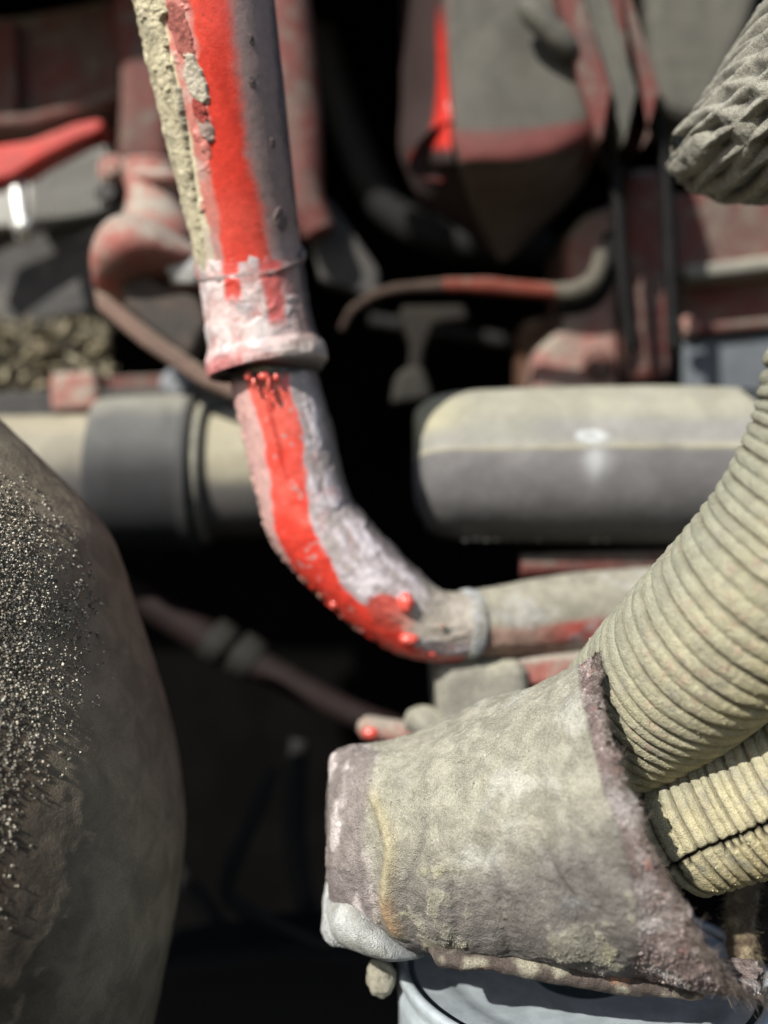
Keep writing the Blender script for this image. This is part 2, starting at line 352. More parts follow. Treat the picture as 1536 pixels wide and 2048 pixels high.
# collar
co = Sweep([(501, 522, .447, 106), (506, 560, .448, 107), (513, 610, .45, 108), (521, 660, .452, 110), (526, 685, .453, 113), (530, 705, .4535, 121), (534, 722, .454, 124), (536, 736, .454, 122), (537, 742, .454, 112), (537, 744, .454, 85)], n=240, seg=300)
V = co.V; c = co.c; y = co.PY; wob = 0.14 * fbm(V, 50, 4, 11); cw = c + wob
C = col((0.56, 0.42, 0.40), len(V))
sw1 = fbm(V + 0.004 * np.stack([fbm(V, 60, 3, 12)] * 3, 1) * 6, 85, 5, 13, stretch=(1, 1, 1.7))
C = mixc(C, (0.64, 0.56, 0.54), sm(sw1, 0.0, 0.3)); C = mixc(C, (0.42, 0.15, 0.13), sm(-sw1, 0.12, 0.42) * 0.8); C = mixc(C, (0.36, 0.32, 0.33), sm(fbm(V, 110, 4, 14), .15, .5) * .7)
r1 = band(cw, -.46, -.16, .05) * (1 - sm(y + 20 * wob, 585, 615)); r2 = band(cw, .22, .55, .06) * (1 - sm(y, 640, 675))
C = mixc(C, (0.58, 0.05, 0.035), np.maximum(r1, r2 * .8)); C = mixc(C, PURP, sm(cw, .62, .78)); C = mixc(C, (0.04, 0.035, 0.04), sm(c, .86, .98))  # black right edge is the collar's shade put into its colour
fl = sm(y, 685, 720); C = mixc(C, (0.50, 0.11, 0.11), fl * sm(-cw, -.1, .7) * .8); C = mixc(C, (0.45, 0.38, 0.34), fl * sm(cw, 0, .4)); C = mixc(C, (0.02, 0.012, 0.015), sm(y, 738, 743))
co.disp(0.0006 * sm(sw1, -.3, .5) + 0.0003 * fbm(V, 260, 4, 15) + 0.0012 * fl * sm(fbm(V, 70, 3, 17), -.1, .5) - 0.0006)
co.make('collar', PR, pipe, C, cap=False, attrs={'Gloss': np.maximum(r1, r2) * .8})
# lower tube with the bend
LT = [(541, 690, .452, 80), (548, 745, .455, 85), (560, 800, .457, 87), (578, 870, .460, 88), (594, 940, .463, 89), (606, 990, .465, 89), (626, 1042, .467, 90), (664, 1090, .469, 89), (714, 1142, .472, 87), (772, 1195, .476, 84), (832, 1238, .480, 76), (880, 1252, .483, 70), (935, 1251, .486, 66)]
lo = Sweep(LT, n=640, seg=260); V = lo.V; c = lo.c; y = lo.PY; x = lo.PX; u = lo.U
tt = x + y                                                           # runs 1231 .. 2186 along the tube
wob = 0.12 * fbm(V, 55, 4, 101) + 0.05 * fbm(V, 260, 3, 102); cw = c + wob
la = np.interp(tt, [1240, 1400, 1550, 1640, 1740, 1900, 2000, 2186], [-.60, -.50, -.55, -.78, -.98, -1.05, -.98, -1])
lb = np.interp(tt, [1240, 1400, 1550, 1640, 1740, 1850, 1960, 2020, 2080, 2186], [.42, .36, .24, .08, -.14, -.36, -.34, -.28, -.62, -.8])
redm = band(cw, la, lb, .05); 
C = col((0.50, 0.44, 0.46), len(V)); C = mixc(C, (0.60, 0.36, 0.33), 1 - sm(cw, la - .05, la + .05))
st = fbm(np.stack([lo.S * 30, c * 2.2 + .3 * fbm(V, 40, 3, 103), np.zeros_like(c)], 1), 3.0, 5, 104)
C = mixc(C, (0.66, 0.60, 0.63), sm(st, 0.0, 0.3) * sm(cw, lb, lb + .1)); C = mixc(C, (0.34, 0.29, 0.27), sm(-st, .05, .35) * sm(cw, lb, lb + .1) * .8)
C = mixc(C, (0.45, 0.20, 0.18), sm(fbm(V, 130, 4, 105), .15, .5) * .5)
C = mixc(C, RED, redm); C = mixc(C, (0.82, 0.16, 0.12), redm * sm(fbm(V, 45, 4, 143), -.1, .35) * .65); C = mixc(C, (0.50, 0.40, 0.38), redm * sm(fbm(V, 260, 4, 144), .30, .42) * .6)
C = mixc(C, (0.33, 0.012, 0.01), redm * band(cw, -.25, -.12, .05) * (1 - sm(tt, 1480, 1560)) * .6)
r3 = np.exp(-(((x - 778) / 42) ** 2 + ((c + .15) / .42) ** 2)); C = mixc(C, (0.52, 0.07, 0.05), sm(r3 + .3 * wob, .35, .5))
C = mixc(C, (0.16, 0.13, 0.13), sm(cw, .70, .90)); C = mixc(C, (0.04, 0.035, 0.035), sm(c, .9, 1))  # shaded right flank of the tube painted dark
dk = sm(tt, 1950, 2080); C = mixc(C, (0.35, 0.31, 0.25), dk * sm(cw, -.5, -.2) * (1 - redm) * .9)
ew = 1 - sm(c, -1.0, -.86); C = mixc(C, (0.40, 0.28, 0.22), ew * sm(fbm(V, 300, 3, 106), -.1, .2))
C = mixc(C, (0.02, 0.012, 0.015), 1 - sm(y, 742, 762 + 8 * fbm(V, 200, 2, 107)))
C = mixc(C, (0.35, 0.25, 0.22), lo.f < -.2)
rs = (1 - redm) * sm(cw, lb, lb + .15)
lo.disp(0.0004 * fbm(V, 160, 4, 108) + rs * (0.0006 * sm(st, -.2, .3) + 0.0003 * fbm(V, 420, 4, 109)) + ew * 0.001 * sm(fbm(V, 350, 3, 110), 0, .3))
lo.make('bent_tube', PR, pipe, C, cap=False, attrs={'Gloss': redm * .8})
# weld band and the dusty run to the right
ww = Sweep([(918, 1252, .485, 66), (924, 1252, .4855, 70), (934, 1251, .486, 72), (944, 1250, .4865, 71), (950, 1250, .487, 66)], n=26, seg=160)
ww.disp(0.0006 * fbm(ww.V, 250, 3, 8)); Cw = mixc(col((0.50, 0.52, 0.52), len(ww.V)), (0.3, 0.28, 0.24), sm(fbm(ww.V, 120, 3, 9), -.1, .4) * .8); ww.make('weld_bead', CRUST, pipe, Cw, cap=False)
hz = Sweep([(925, 1251, .486, 66), (1000, 1243, .493, 71), (1080, 1233, .50, 77), (1180, 1221, .508, 78), (1300, 1213, .515, 79), (1420, 1208, .52, 80), (1560, 1205, .53, 80)], n=220, seg=120)
V = hz.V; c = hz.c + .12 * fbm(V, 40, 4, 120); x = hz.PX
C = col((0.36, 0.34, 0.27), len(V)); C = mixc(C, (0.44, 0.29, 0.23), 1 - sm(c, -.2, .1)); C = mixc(C, (0.52, 0.09, 0.07), band(c, -.62, -.10, .08) * sm(x, 1020, 1120) * .9); C = mixc(C, (0.45, 0.44, 0.42), sm(fbm(V, 60, 3, 121), .25, .5) * .6); C = mixc(C, (0.10, .08, .07), 1 - sm(c, -1.1, -.9))
hz.disp(0.0005 * fbm(V, 120, 4, 122)); hz.make('horizontal_tube', CRUST, pipe, C)
# wet paint drips and drops
GLOSSY, nt, bs = nodes_of('wet_red_paint'); bs.inputs['Base Color'].default_value = (0.68, 0.10, 0.075, 1); bs.inputs['Roughness'].default_value = 0.22; bs.inputs['Specular IOR Level'].default_value = 0.7; bs.inputs['Coat Weight'].default_value = 0.6
def blob(name, px, py, d, rx, ry, m, parent, depth=0.6, seed=1, amp=.15, fq=3, C=None, rot=0, label=None):
    bm = bmesh.new(); bmesh.ops.create_icosphere(bm, subdivisions=4, radius=1); V = np.array([v.co[:] for v in bm.verts]); F = [tuple(v.index for v in f.verts) for f in bm.faces]; bm.free()
    V = V * (1 + amp * fbm(V, fq, 4, seed))[:, None]
    V = V * np.array([M(rx, d), M((rx + ry) / 2, d) * depth, M(ry, d)])
    if rot: a = R(rot); V = np.stack([V[:, 0] * math.cos(a) - V[:, 2] * math.sin(a), V[:, 1], V[:, 0] * math.sin(a) + V[:, 2] * math.cos(a)], 1)
    return build(name, V + P(px, py, d), F, m, parent, col(C, len(V)) if C is not None else None)
fd = lambda px, py: .447
for (x_, y_, a_, b_, dd) in ((497, 752, 8, 10, .4335), (508, 766, 4.5, 12, .4330), (514, 778, 3.5, 5, .4332), (527, 752, 12, 10, .4315), (538, 768, 4.5, 17, .4318), (545, 786, 4, 7, .4325), (552, 754, 6, 8, .432), (535, 796, 3, 5, .4338)):
    blob('paint_drip', x_, y_, dd, a_, b_, GLOSSY, pipe, .7, int(x_), .12)
for (x_, y_, a_, b_, dd) in ((812, 1205, 17, 20, .456), (818, 1278, 19, 12, .461), (668, 1208, 9, 9, .462), (704, 1240, 8, 6, .468), (860, 1306, 12, 8, .470)):
    blob('paint_drop', x_, y_, dd, a_, b_, GLOSSY, pipe, .8, int(y_), .2)
for (x_, y_, a_, dd) in ((885, 1252, 6, .462), (640, 1190, 5, .465), (716, 1246, 7, .468), (866, 1318, 7, .478), (893, 1320, 6, .478), (694, 1228, 5, .466)):
    blob('mud_crumb', x_, y_, dd, a_, a_ * .8, CRUST, pipe, .9, int(y_), .25, C=(0.45, 0.30, 0.22))

# ------------------------------------------------------------------ corrugated hoses at the right
HOSE = surf('dusty_hose_rubber', rough=0.95, fine=2600, fine_amt=0.28, bump=0.9, bump_scale=1700, bump_dist=0.0009, spec=0.15, mott=0.18, coarse=150)
def hose(pts, nrings, name, label, red, seam=None, seed=0, tint=(1.12, 1.12, 1.08)):
    t = thing(name, P(pts[0][0], pts[0][1], pts[0][2]), label, 'hose', 'ribbed dusty hoses at the right')
    s = Sweep(pts, n=nrings * 26, seg=360); V = s.V
    warp = 0.09 * fbm(V, 25, 3, seed + 1) + 0.025 * fbm(V, 160, 3, seed + 2)
    ph = s.U * nrings + warp; k = np.floor(ph); f = ph - k
    rnd = hash3(k, k * 0 + seed, k * 0, 3); 
    g = np.exp(-((f - .5) / .085) ** 2); g2 = np.exp(-((f - .5 + .17) / .07) ** 2) * (rnd > .45) * .35
    crest = np.sin(np.pi * np.clip(np.abs(f - .5) * 2, 0, 1)) ** .55
    vis = np.clip(.9 + .35 * fbm(V, 45, 3, seed + 3), .5, 1.2)
    d = -0.0009 * g * vis - 0.0004 * g2 + 0.0013 * crest + 0.0006 * fbm(V, 40, 3, seed + 4) + 0.00022 * fbm(V, 700, 3, seed + 5) + 0.0002 * (rnd - .5)
    C = col((0.40, 0.38, 0.275), len(V)); yel = sm(-s.c + .5 * fbm(V, 25, 3, seed + 6), -.25, .75)
    C = mixc(C, (0.50, 0.44, 0.27), yel); C = C * np.array(tint); C = mixc(C, (0.30, 0.31, 0.25), sm(s.c, .5, 1) * .7)
    C = mixc(C, (0.19, 0.175, 0.12), g * vis * .75); C = mixc(C, (0.22, 0.21, 0.17), g2 * .9)
    C = mixc(C, (0.50, 0.47, 0.35), np.exp(-((f - .5 - .17) / .06) ** 2) * .5)
    C = mixc(C, (0.33, 0.315, 0.26), sm(fbm(V, 220, 4, seed + 7), .15, .55) * .6)
    if red: C = mixc(C, (0.50, 0.26, 0.22), sm(fbm(V, 330, 4, seed + 8), .12, .4) * band(s.c + .3 * fbm(V, 30, 2, seed + 9), -.05, .75, .2) * .28 * (1 - g))
    if seam is not None:
        sc = s.T - (seam + .10 * np.sin(s.S * 90) * 0 + .03 * fbm(V, 120, 3, seed + 10)); line = np.exp(-(sc / .035) ** 2)
        sp = s.S * 300; nf = sp - np.floor(sp); notch = np.exp(-((nf - .5) / .16) ** 2) * band(sc, -.16, .03, .03) * (hash3(np.floor(sp), sp * 0, sp * 0, seed) > .3)
        mk = np.clip(line + notch, 0, 1); d = d - .0030 * mk + .0006 * np.exp(-((sc - .12) / .08) ** 2); C = mixc(C, (0.02, 0.017, 0.012), mk)
    s.disp(d)
    s.make('hose_wall', HOSE, t, C, cap=False)
    # rolled end and black bore
    e = Sweep([tuple(s.cen[i]) + (s.r[i] * f_,) for i, f_ in ((0, .995), (3, .93), (40, .9), (100, .88))], n=30, seg=60, world=True)
    e.make('hose_lining', BLACKRUB, t, cap=False)
    # clinging grit
    idx = RNG.choice(len(s.V), 2600, replace=False); idx = idx[s.f[idx] > -.3]
    grit(s.V[idx], s.N[idx], .00016, .00034, CRUST, t, 'dust_grains', C[idx] * 1.15)
    return t
ICO = None
def grit(Pn, Nn, r0, r1, m, parent, name, C=None, flat=.8, sub=1):
    global ICO
    bm = bmesh.new(); bmesh.ops.create_icosphere(bm, subdivisions=sub, radius=1); iv = np.array([v.co[:] for v in bm.verts]); iF = np.array([[v.index for v in f.verts] for f in bm.faces]); bm.free()
    n = len(Pn); r = r0 + (r1 - r0) * RNG.random(n) ** 2; jit = 1 + .35 * (RNG.random((n, len(iv), 1)) - .5) * 2
    ax = np.array([.8, .8, .8]) + .6 * RNG.random((n, 1, 3))
    V = (iv[None] * jit * ax * r[:, None, None] + (Pn + Nn * (r * .15)[:, None])[:, None, :]).reshape(-1, 3)
    F = (iF[None] + (np.arange(n) * len(iv))[:, None, None]).reshape(-1, 3)
    o = build(name, V, F.tolist(), m, parent, np.repeat(C, len(iv), 0) if C is not None else None, smooth=False); o['kind'] = 'stuff'; return o
H1 = [(1120, 1560, .415, 108), (1170, 1510, .407, 122), (1228, 1460, .395, 139), (1325, 1375, .374, 162), (1420, 1285, .352, 176), (1522, 1182, .335, 185), (1598, 1090, .326, 189), (1664, 988, .318, 194), (1718, 868, .312, 198), (1752, 725, .308, 202)]
hose(H1, 19, 'ribbed_hose', 'larger pale tan ribbed hose pushed into the mouth of the grey cloth sleeve', True, None, 300)
H2 = [(1352, 1668, .384, 122), (1385, 1652, .380, 128), (1480, 1607, .372, 141), (1600, 1548, .362, 152), (1720, 1480, .355, 160), (1900, 1350, .348, 165)]
hose(H2, 14, 'ribbed_hose', 'shorter yellowish ribbed hose with a dark split seam, below the larger one', False, 0.10, 340, (1.30, 1.25, 1.12))

# ------------------------------------------------------------------ cloth sleeve
CLOTH = surf('dusty_heat_cloth', rough=0.97, fine=1900, fine_amt=0.30, bump=0.8, bump_scale=1700, bump_dist=0.0012, spec=0.12, mott=0.3, coarse=120)
sleeve = thing('cloth_sleeve', P(1000, 1930, .385), 'grey dusty cloth sleeve with a frayed purplish brown hem, just above the metal can', 'sleeve')
secs = [(700, 1590, 690, 1800, .415, .004, 0, 0), (664, 1540, 655, 1850, .413, .020, 0, 0), (668, 1512, 668, 1872, .410, .030, 0, 0), (760, 1484, 765, 1884, .402, .040), (880, 1448, 885, 1880, .393, .048), (990, 1405, 1030, 1895, .384, .050, -10, 0), (1080, 1366, 1200, 1915, .375, .052, -38, 5), (1140, 1334, 1360, 1940, .368, .052, -68, 5), (1190, 1304, 1520, 1962, .362, .050, -100, 15)]
V, N, U, T = loft(secs, 420, 460)
top = np.sin(T); fr = np.cos(T)
s1 = fbm(V, 28, 4, 401); wr = fbm(V, 14, 3, 402, stretch=(2.2, 1, .8))
rdg = np.exp(-((U - (.235 + .045 * (-top) + .02 * np.sin(top * 5))) / .020) ** 2) * sm(fr, .1, .4) * sm(top, -.75, -.5) * (1 - sm(top, .6, .85))      # raised cord down the left part
hem_w = np.interp(top, [-1, -.7, 0, .5, 1], [.22, .20, .115, .105, .09]); hemn = U - (1 - hem_w + .025 * s1 + .012 * fbm(V, 140, 4, 403)); hem = sm(hemn, -.010, .016)
dent = np.exp(-(((U - .72) / .05) ** 2 + ((top + .28) / .10) ** 2)) + .8 * np.exp(-(((U - .33) / .03) ** 2 + ((top + .35) / .12) ** 2))
fold = np.sin((U * 9 + top * 2.1 + 1.6 * fbm(V, 10, 2, 404)) * 3.0) * sm(-top, -.2, .5) * .0009
folds = sum(a * np.exp(-((U - u0 - k_ * (top + .2) - .01 * np.sin(top * 6 + u0 * 40)) / w_) ** 2) * band(top, t0, t1, .15) for u0, k_, w_, t0, t1, a in ((.29, .05, .010, -.5, .5, .8), (.40, -.03, .014, -.9, .0, 1), (.52, -.06, .016, -.8, .1, .8), (.70, -.12, .014, -.6, .2, 1), (.78, -.10, .012, -.3, .5, .5)))
coat = sm(fbm(V, 45, 5, 405) + .45 * fbm(V, 230, 4, 406), -.05, .12)                          # thicker clinging dust
d = .0040 * wr + .0012 * s1 + fold + .0026 * rdg - .0016 * dent - .0012 * folds + .0005 * fbm(V, 330, 4, 407) - .0005 * hem + .0005 * coat * (1 - hem) + hem * .0010 * fbm(V, 260, 4, 408)
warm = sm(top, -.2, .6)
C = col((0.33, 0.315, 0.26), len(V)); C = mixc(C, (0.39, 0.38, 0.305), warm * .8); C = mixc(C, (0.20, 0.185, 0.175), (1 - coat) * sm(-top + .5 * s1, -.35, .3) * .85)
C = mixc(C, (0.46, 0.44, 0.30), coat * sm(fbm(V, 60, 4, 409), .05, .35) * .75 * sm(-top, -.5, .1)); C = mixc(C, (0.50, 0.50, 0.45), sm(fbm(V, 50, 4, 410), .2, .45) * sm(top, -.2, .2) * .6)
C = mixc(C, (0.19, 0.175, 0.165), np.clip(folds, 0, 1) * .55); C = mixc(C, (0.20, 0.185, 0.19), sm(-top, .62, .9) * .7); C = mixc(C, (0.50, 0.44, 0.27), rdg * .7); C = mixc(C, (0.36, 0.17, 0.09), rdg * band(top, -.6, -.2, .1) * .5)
lf = (1 - sm(U + .05 * s1, .15, .20)); C = mixc(C, (0.26, 0.22, 0.22), lf * .75); C = mixc(C, (0.70, 0.64, 0.62), lf * sm(fbm(V, 50, 4, 411, stretch=(2, 1, .7)), .02, .3) * .9); 
C = mixc(C, (0.60, 0.62, 0.62), lf * (1 - sm(top + .12 * s1, -.66, -.58)) * .95)
C = mixc(C, (0.20, 0.155, 0.145), hem); C = mixc(C, (0.38, 0.33, 0.31), hem * sm(fbm(V, 160, 5, 412), -.05, .35) * .85); C = mixc(C, (0.46, 0.44, 0.43), hem * sm(fbm(V, 60, 4, 413), .15, .5) * .6)
C = mixc(C, (0.40, 0.20, 0.15), hem * sm(fbm(V, 210, 3, 414), .35, .55) * .4); C = mixc(C, (0.06, 0.05, 0.05), np.exp(-(hemn / .006) ** 2) * .15)
C = mixc(C, (0.5, 0.5, 0.5), np.exp(-(((U - .715) / .03) ** 2 + ((top + .22) / .05) ** 2)) * .6)
n_, g_ = 420, 460
# ragged mouth: pull the last rows in and out
rag = .0035 * fbm(V, 130, 4, 415) + .0022 * fbm(V, 500, 3, 416); du = np.gradient(V.reshape(n_, g_, 3), axis=0).reshape(-1, 3); du /= np.linalg.norm(du, axis=1)[:, None] + 1e-9
V = V + N * d[:, None] + du * (rag * sm(U, .93, 1) * sm(fr, -.3, .2))[:, None]
keep = [f for f in gridfaces(n_, g_) if not (min(U[list(f)]) > .80 and max(fr[list(f)]) < -.12)]
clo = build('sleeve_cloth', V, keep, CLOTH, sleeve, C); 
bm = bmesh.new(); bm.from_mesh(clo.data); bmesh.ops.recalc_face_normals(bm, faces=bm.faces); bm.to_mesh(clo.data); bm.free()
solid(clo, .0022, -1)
V9, N9, U9, T9 = loft([(652, 1800, 656, 1838, .398, .004), (668, 1775, 676, 1868, .394, .016), (710, 1768, 722, 1888, .389, .022), (765, 1818, 775, 1898, .386, .022), (815, 1872, 822, 1904, .385, .012), (850, 1900, 850, 1908, .388, .004)], 120, 90)
V9 = V9 + N9 * (.0008 * fbm(V9, 60, 4, 421))[:, None]; C9 = mixc(col((.52, .54, .53), len(V9)), (.36, .36, .33), sm(fbm(V9, 60, 4, 422), 0, .4)); build('pipe_lip', V9, gridfaces(120, 90), CLOTH, sleeve, C9)
# fibres along the torn mouth
def fibres(name, base, dirs, lens, rad, m, parent, seedn=0, Cf=None, curl=.35, seg=6):
    Vs = []; Fs = []; Cs = []; k = 0
    for b, dv, L_ in zip(base, dirs, lens):
        p = np.array(b, float); v = np.array(dv, float); v /= np.linalg.norm(v); bend = (RNG.random(3) - .5) * curl
        cc = Cf[k % len(Cf)]; k += 1
        for i in range(seg + 1):
            a = np.cross(v, [0.3, .5, .81]); a /= np.linalg.norm(a) + 1e-9; b2 = np.cross(v, a); rr = rad * (1 - .6 * i / seg)
            for q in range(3):
                an = q * 2.094; Vs.append(p + (a * math.cos(an) + b2 * math.sin(an)) * rr); Cs.append(cc)
            if i: 
                o_ = len(Vs) - 6
                for q in range(3): Fs.append((o_ + q, o_ + (q + 1) % 3, o_ + 3 + (q + 1) % 3, o_ + 3 + q))
            p = p + v * L_ / seg; v = v + bend * (1.0) + (RNG.random(3) - .5) * curl * .5; v /= np.linalg.norm(v)
    o = build(name, np.array(Vs), Fs, m, parent, np.array(Cs)); o['kind'] = 'stuff'; return o
rim = V.reshape(n_, g_, 3)[-1]; rimT = T.reshape(n_, g_)[-1]; rimd = du.reshape(n_, g_, 3)[-1]; rimN = N.reshape(n_, g_, 3)[-1]
FC = [(0.34, .29, .25), (.22, .16, .15), (.42, .36, .30), (.15, .11, .11), (.5, .42, .34)]
idx = [i for i in range(g_) if np.cos(rimT[i]) > -.12]
bs_, ds_, ls_ = [], [], []
for q in range(2600):
    i = random.choice(idx); tp = math.sin(rimT[i]); back = random.random() ** 1.5 * 14
    G = V.reshape(n_, g_, 3)[int(n_ - 1 - back), i]
    bs_.append(G + rimN[i] * .0003); ds_.append(rimd[i] * (.6 + random.random()) + rimN[i] * (random.random() * .9 - .05) + (RNG.random(3) - .5) * 1.3)
    ls_.append((.0018 + .0050 * random.random() ** 3) * (1.35 if tp < -.2 else .8))
fib = fibres('frayed_fibres', bs_, ds_, ls_, .00007, CLOTH, sleeve, Cf=FC, curl=.7)
bs_ = [P(1238, 1660, .338) + np.array([.001 * random.random(), 0, .002 * random.random()]) for q in range(4)]
fibres('loose_threads', bs_, [(.55 + .2 * random.random(), -.1, -1 + .25 * q) for q in range(4)], [.014, .012, .010, .011], .00022, CLOTH, sleeve, Cf=[(.62, .58, .45)], curl=.25, seg=10)
# crumbs on the hem and coat
VV = V; sel = np.where((fr > -.1) & (hem > .5))[0]; sel = RNG.choice(sel, 3800); grit(VV[sel], N[sel], .00018, .00050, CRUST, sleeve, 'hem_crumbs', C[sel] * RNG.uniform(.7, 1.7, (len(sel), 1)))
sel = np.where((fr > -.1) & (hem < .3) & (coat > .6) & (fbm(V, 40, 3, 440) > -.05))[0]; sel = RNG.choice(sel, 5200); grit(VV[sel], N[sel], .00014, .00034, CRUST, sleeve, 'dust_grains', C[sel] * RNG.uniform(.9, 1.3, (len(sel), 1)))

# ------------------------------------------------------------------ can under the sleeve
TIN, nt, bs = nodes_of('pale_zinc_sheet'); tc = nt.nodes.new('ShaderNodeTexCoord')
cc = mix_node(nt, ramp_node(nt, noise_node(nt, tc.outputs['Object'], 90, 6, .6, .4), .35, .65), (0.64, 0.72, 0.77), (0.50, 0.57, 0.61))
cc = mix_node(nt, ramp_node(nt, noise_node(nt, tc.outputs['Object'], 500, 5, .7), .58, .75), cc, (0.36, 0.36, 0.33)); nt.links.new(cc, bs.inputs['Base Color'])
bs.inputs['Metallic'].default_value = .4; nt.links.new(math_node(nt, 'ADD', math_node(nt, 'MULTIPLY', noise_node(nt, tc.outputs['Object'], 200, 5, .6), .25), .28), bs.inputs['Roughness'])
b = nt.nodes.new('ShaderNodeBump'); b.inputs['Strength'].default_value = .25; b.inputs['Distance'].default_value = .0006; nt.links.new(noise_node(nt, tc.outputs['Object'], 900, 4, .6), b.inputs['Height']); nt.links.new(b.outputs[0], bs.inputs['Normal'])
can = thing('metal_can', P(1160, 2600, .41), 'pale bluish grey sheet metal can with a rolled open rim, below the cloth sleeve', 'can')
cc0 = P(1160, 1922, .412); cr = M(366, .412)
def lathe(name, prof, cen, m, parent, seg=200, C=None, wobble=0):
    V = []; 
    for r_, z in prof:
        for j in range(seg):
            a = 2 * math.pi * j / seg; rr = r_ * (1 + wobble * math.sin(a * 3 + 1)); V.append((cen[0] + math.cos(a) * rr, cen[1] + math.sin(a) * rr, cen[2] + z))
    return build(name, np.array(V), gridfaces(len(prof), seg), m, parent, C)
prof = [(.060, -.0105), (.066, -.0105), (.0695, -.010), (.0705, -.006), (.0712, -.0035)]
lathe('inner_ledge', [(.020, -.0062), (.050, -.0058), (.056, -.0052), (.058, -.0036), (.064, -.0030), (.0712, -.0016)], cc0, TIN, can)
prof = []
for k in range(13):
    a = math.pi * (1 - k / 12) ; prof.append((cr - .0022 + .0022 * math.cos(a) , .0018 * math.sin(a) - .0016))
prof = [(cr - .0048, -.012), (cr - .0046, -.004)] + prof + [(cr, -.004), (cr - .0014, -.0062), (cr - .0016, -.0085), (cr - .0003, -.0105), (cr, -.013), (cr - .0006, -.020), (cr - .0008, -.05), (cr - .0008, -.12), (cr - .003, -.124), (0.001, -.124)]
lathe('can_body', prof, cc0, TIN, can, wobble=.003)
V9, N9, U9, T9 = loft([(855, 1893, 858, 1903, .365, .002), (875, 1890, 878, 1926, .362, .006), (960, 1895, 960, 1934, .36, .007), (1070, 1900, 1062, 1952, .358, .008), (1190, 1915, 1190, 1978, .357, .008), (1320, 1945, 1325, 1988, .356, .008), (1390, 1965, 1395, 1995, .355, .005), (1410, 1975, 1412, 1985, .356, .002)], 220, 70)
V9 = V9 + N9 * (.0013 * fbm(V9, 130, 4, 501))[:, None]; Cg = col((0.10, 0.08, 0.07), len(V9)); Cg = mixc(Cg, (0.40, 0.22, 0.14), sm(fbm(V9, 60, 4, 502), .2, .45) * .7); Cg = mixc(Cg, (0.33, 0.31, 0.24), sm(fbm(V9, 90, 4, 503), .1, .4)); build('packing_strip', V9, gridfaces(220, 70), CRUST, sleeve, Cg)
for (x_, y_, a_) in (): blob('rust_flake', x_, y_, .352, a_, a_ * .7, CRUST, can, .6, int(x_), .3, C=(0.5, .2, .12))

# frayed strap and clod
strap = thing('frayed_strap', P(1480, 1960, .40), 'short brown frayed strap end hanging under the yellowish hose', 'strap')
s = Sweep([(1490, 1740, .402, 32), (1485, 1800, .40, 30), (1482, 1870, .398, 29), (1490, 1930, .396, 26), (1505, 1960, .395, 16)], n=120, seg=80); s.disp(.0012 * fbm(s.V, 200, 4, 510))
Cs_ = mixc(col((0.14, .105, .075), len(s.V)), (0.33, .27, .18), sm(fbm(s.V, 220, 4, 511), 0, .35)); s.make('strap_body', CLOTH, strap, Cs_)
ii = RNG.choice(len(s.V), 900); fibres('frayed_fibres', s.V[ii], s.N[ii] + s.Tn[ii] * .8 + (RNG.random((900, 3)) - .5), .0015 + .004 * RNG.random(900) ** 2, .00008, CLOTH, strap, Cf=[(.42, .34, .22), (.22, .16, .10), (.5, .42, .28)], curl=.7)
clod = blob('mud_clod', 762, 1955, .40, 30, 36, CRUST, None, .8, 77, .3, 2, C=(0.36, .34, .27)); tag(clod, 'small lumpy tan clod of mud just left of the can', 'clod')
clod = blob('mud_clod', 748, 1902, .405, 13, 12, CRUST, None, .8, 79, .3, 2, C=(0.30, .20, .15)); tag(clod, 'tiny brown crumb of mud right above the lumpy tan clod', 'clod')

# ------------------------------------------------------------------ dark housing in the left foreground
HOUS = surf('scorched_brown_metal', rough=0.9, fine=2200, fine_amt=0.25, bump=0.7, bump_scale=1500, bump_dist=0.0007, spec=0.25, mott=0.3, coarse=60)
hous = thing('rounded_housing', P(-250, 2300, .415), 'large dark brown rounded housing in the left foreground with a patch of glinting grit', 'housing')
EY = [560, 640, 720, 790, 850, 950, 1030, 1100, 1250, 1400, 1550, 1680, 1800, 1950, 2100, 2300]
EX = [-330, -230, -130, -60, 0, 98, 172, 215, 262, 308, 342, 355, 346, 320, 288, 230]
hs = Sweep([(-260, yy, .415, ex + 262) for yy, ex in zip(EY, EX)][1:], n=420, seg=560)
hs.V = hs.V + np.array([0, .075, 0]) * 0
V = hs.V; b1 = fbm(V, 22, 4, 601)
C = col((0.085, 0.068, 0.050), len(V)); C = mixc(C, (0.062, 0.038, 0.026), sm(b1, 0, .3)); C = mixc(C, (0.045, 0.048, 0.042), sm(fbm(V, 14, 3, 602), .1, .35)); C = mixc(C, (0.30, .26, .19), sm(hs.c + .1 * b1, .72, .93) * .75)
C = mixc(C, (0.12, .11, .08), sm(hs.PY + 200 * b1, 1750, 2000) * .6)
hs.disp(.0006 * b1 + .0004 * fbm(V, 200, 4, 603)); hs.make('housing_shell', HOUS, hous, C)
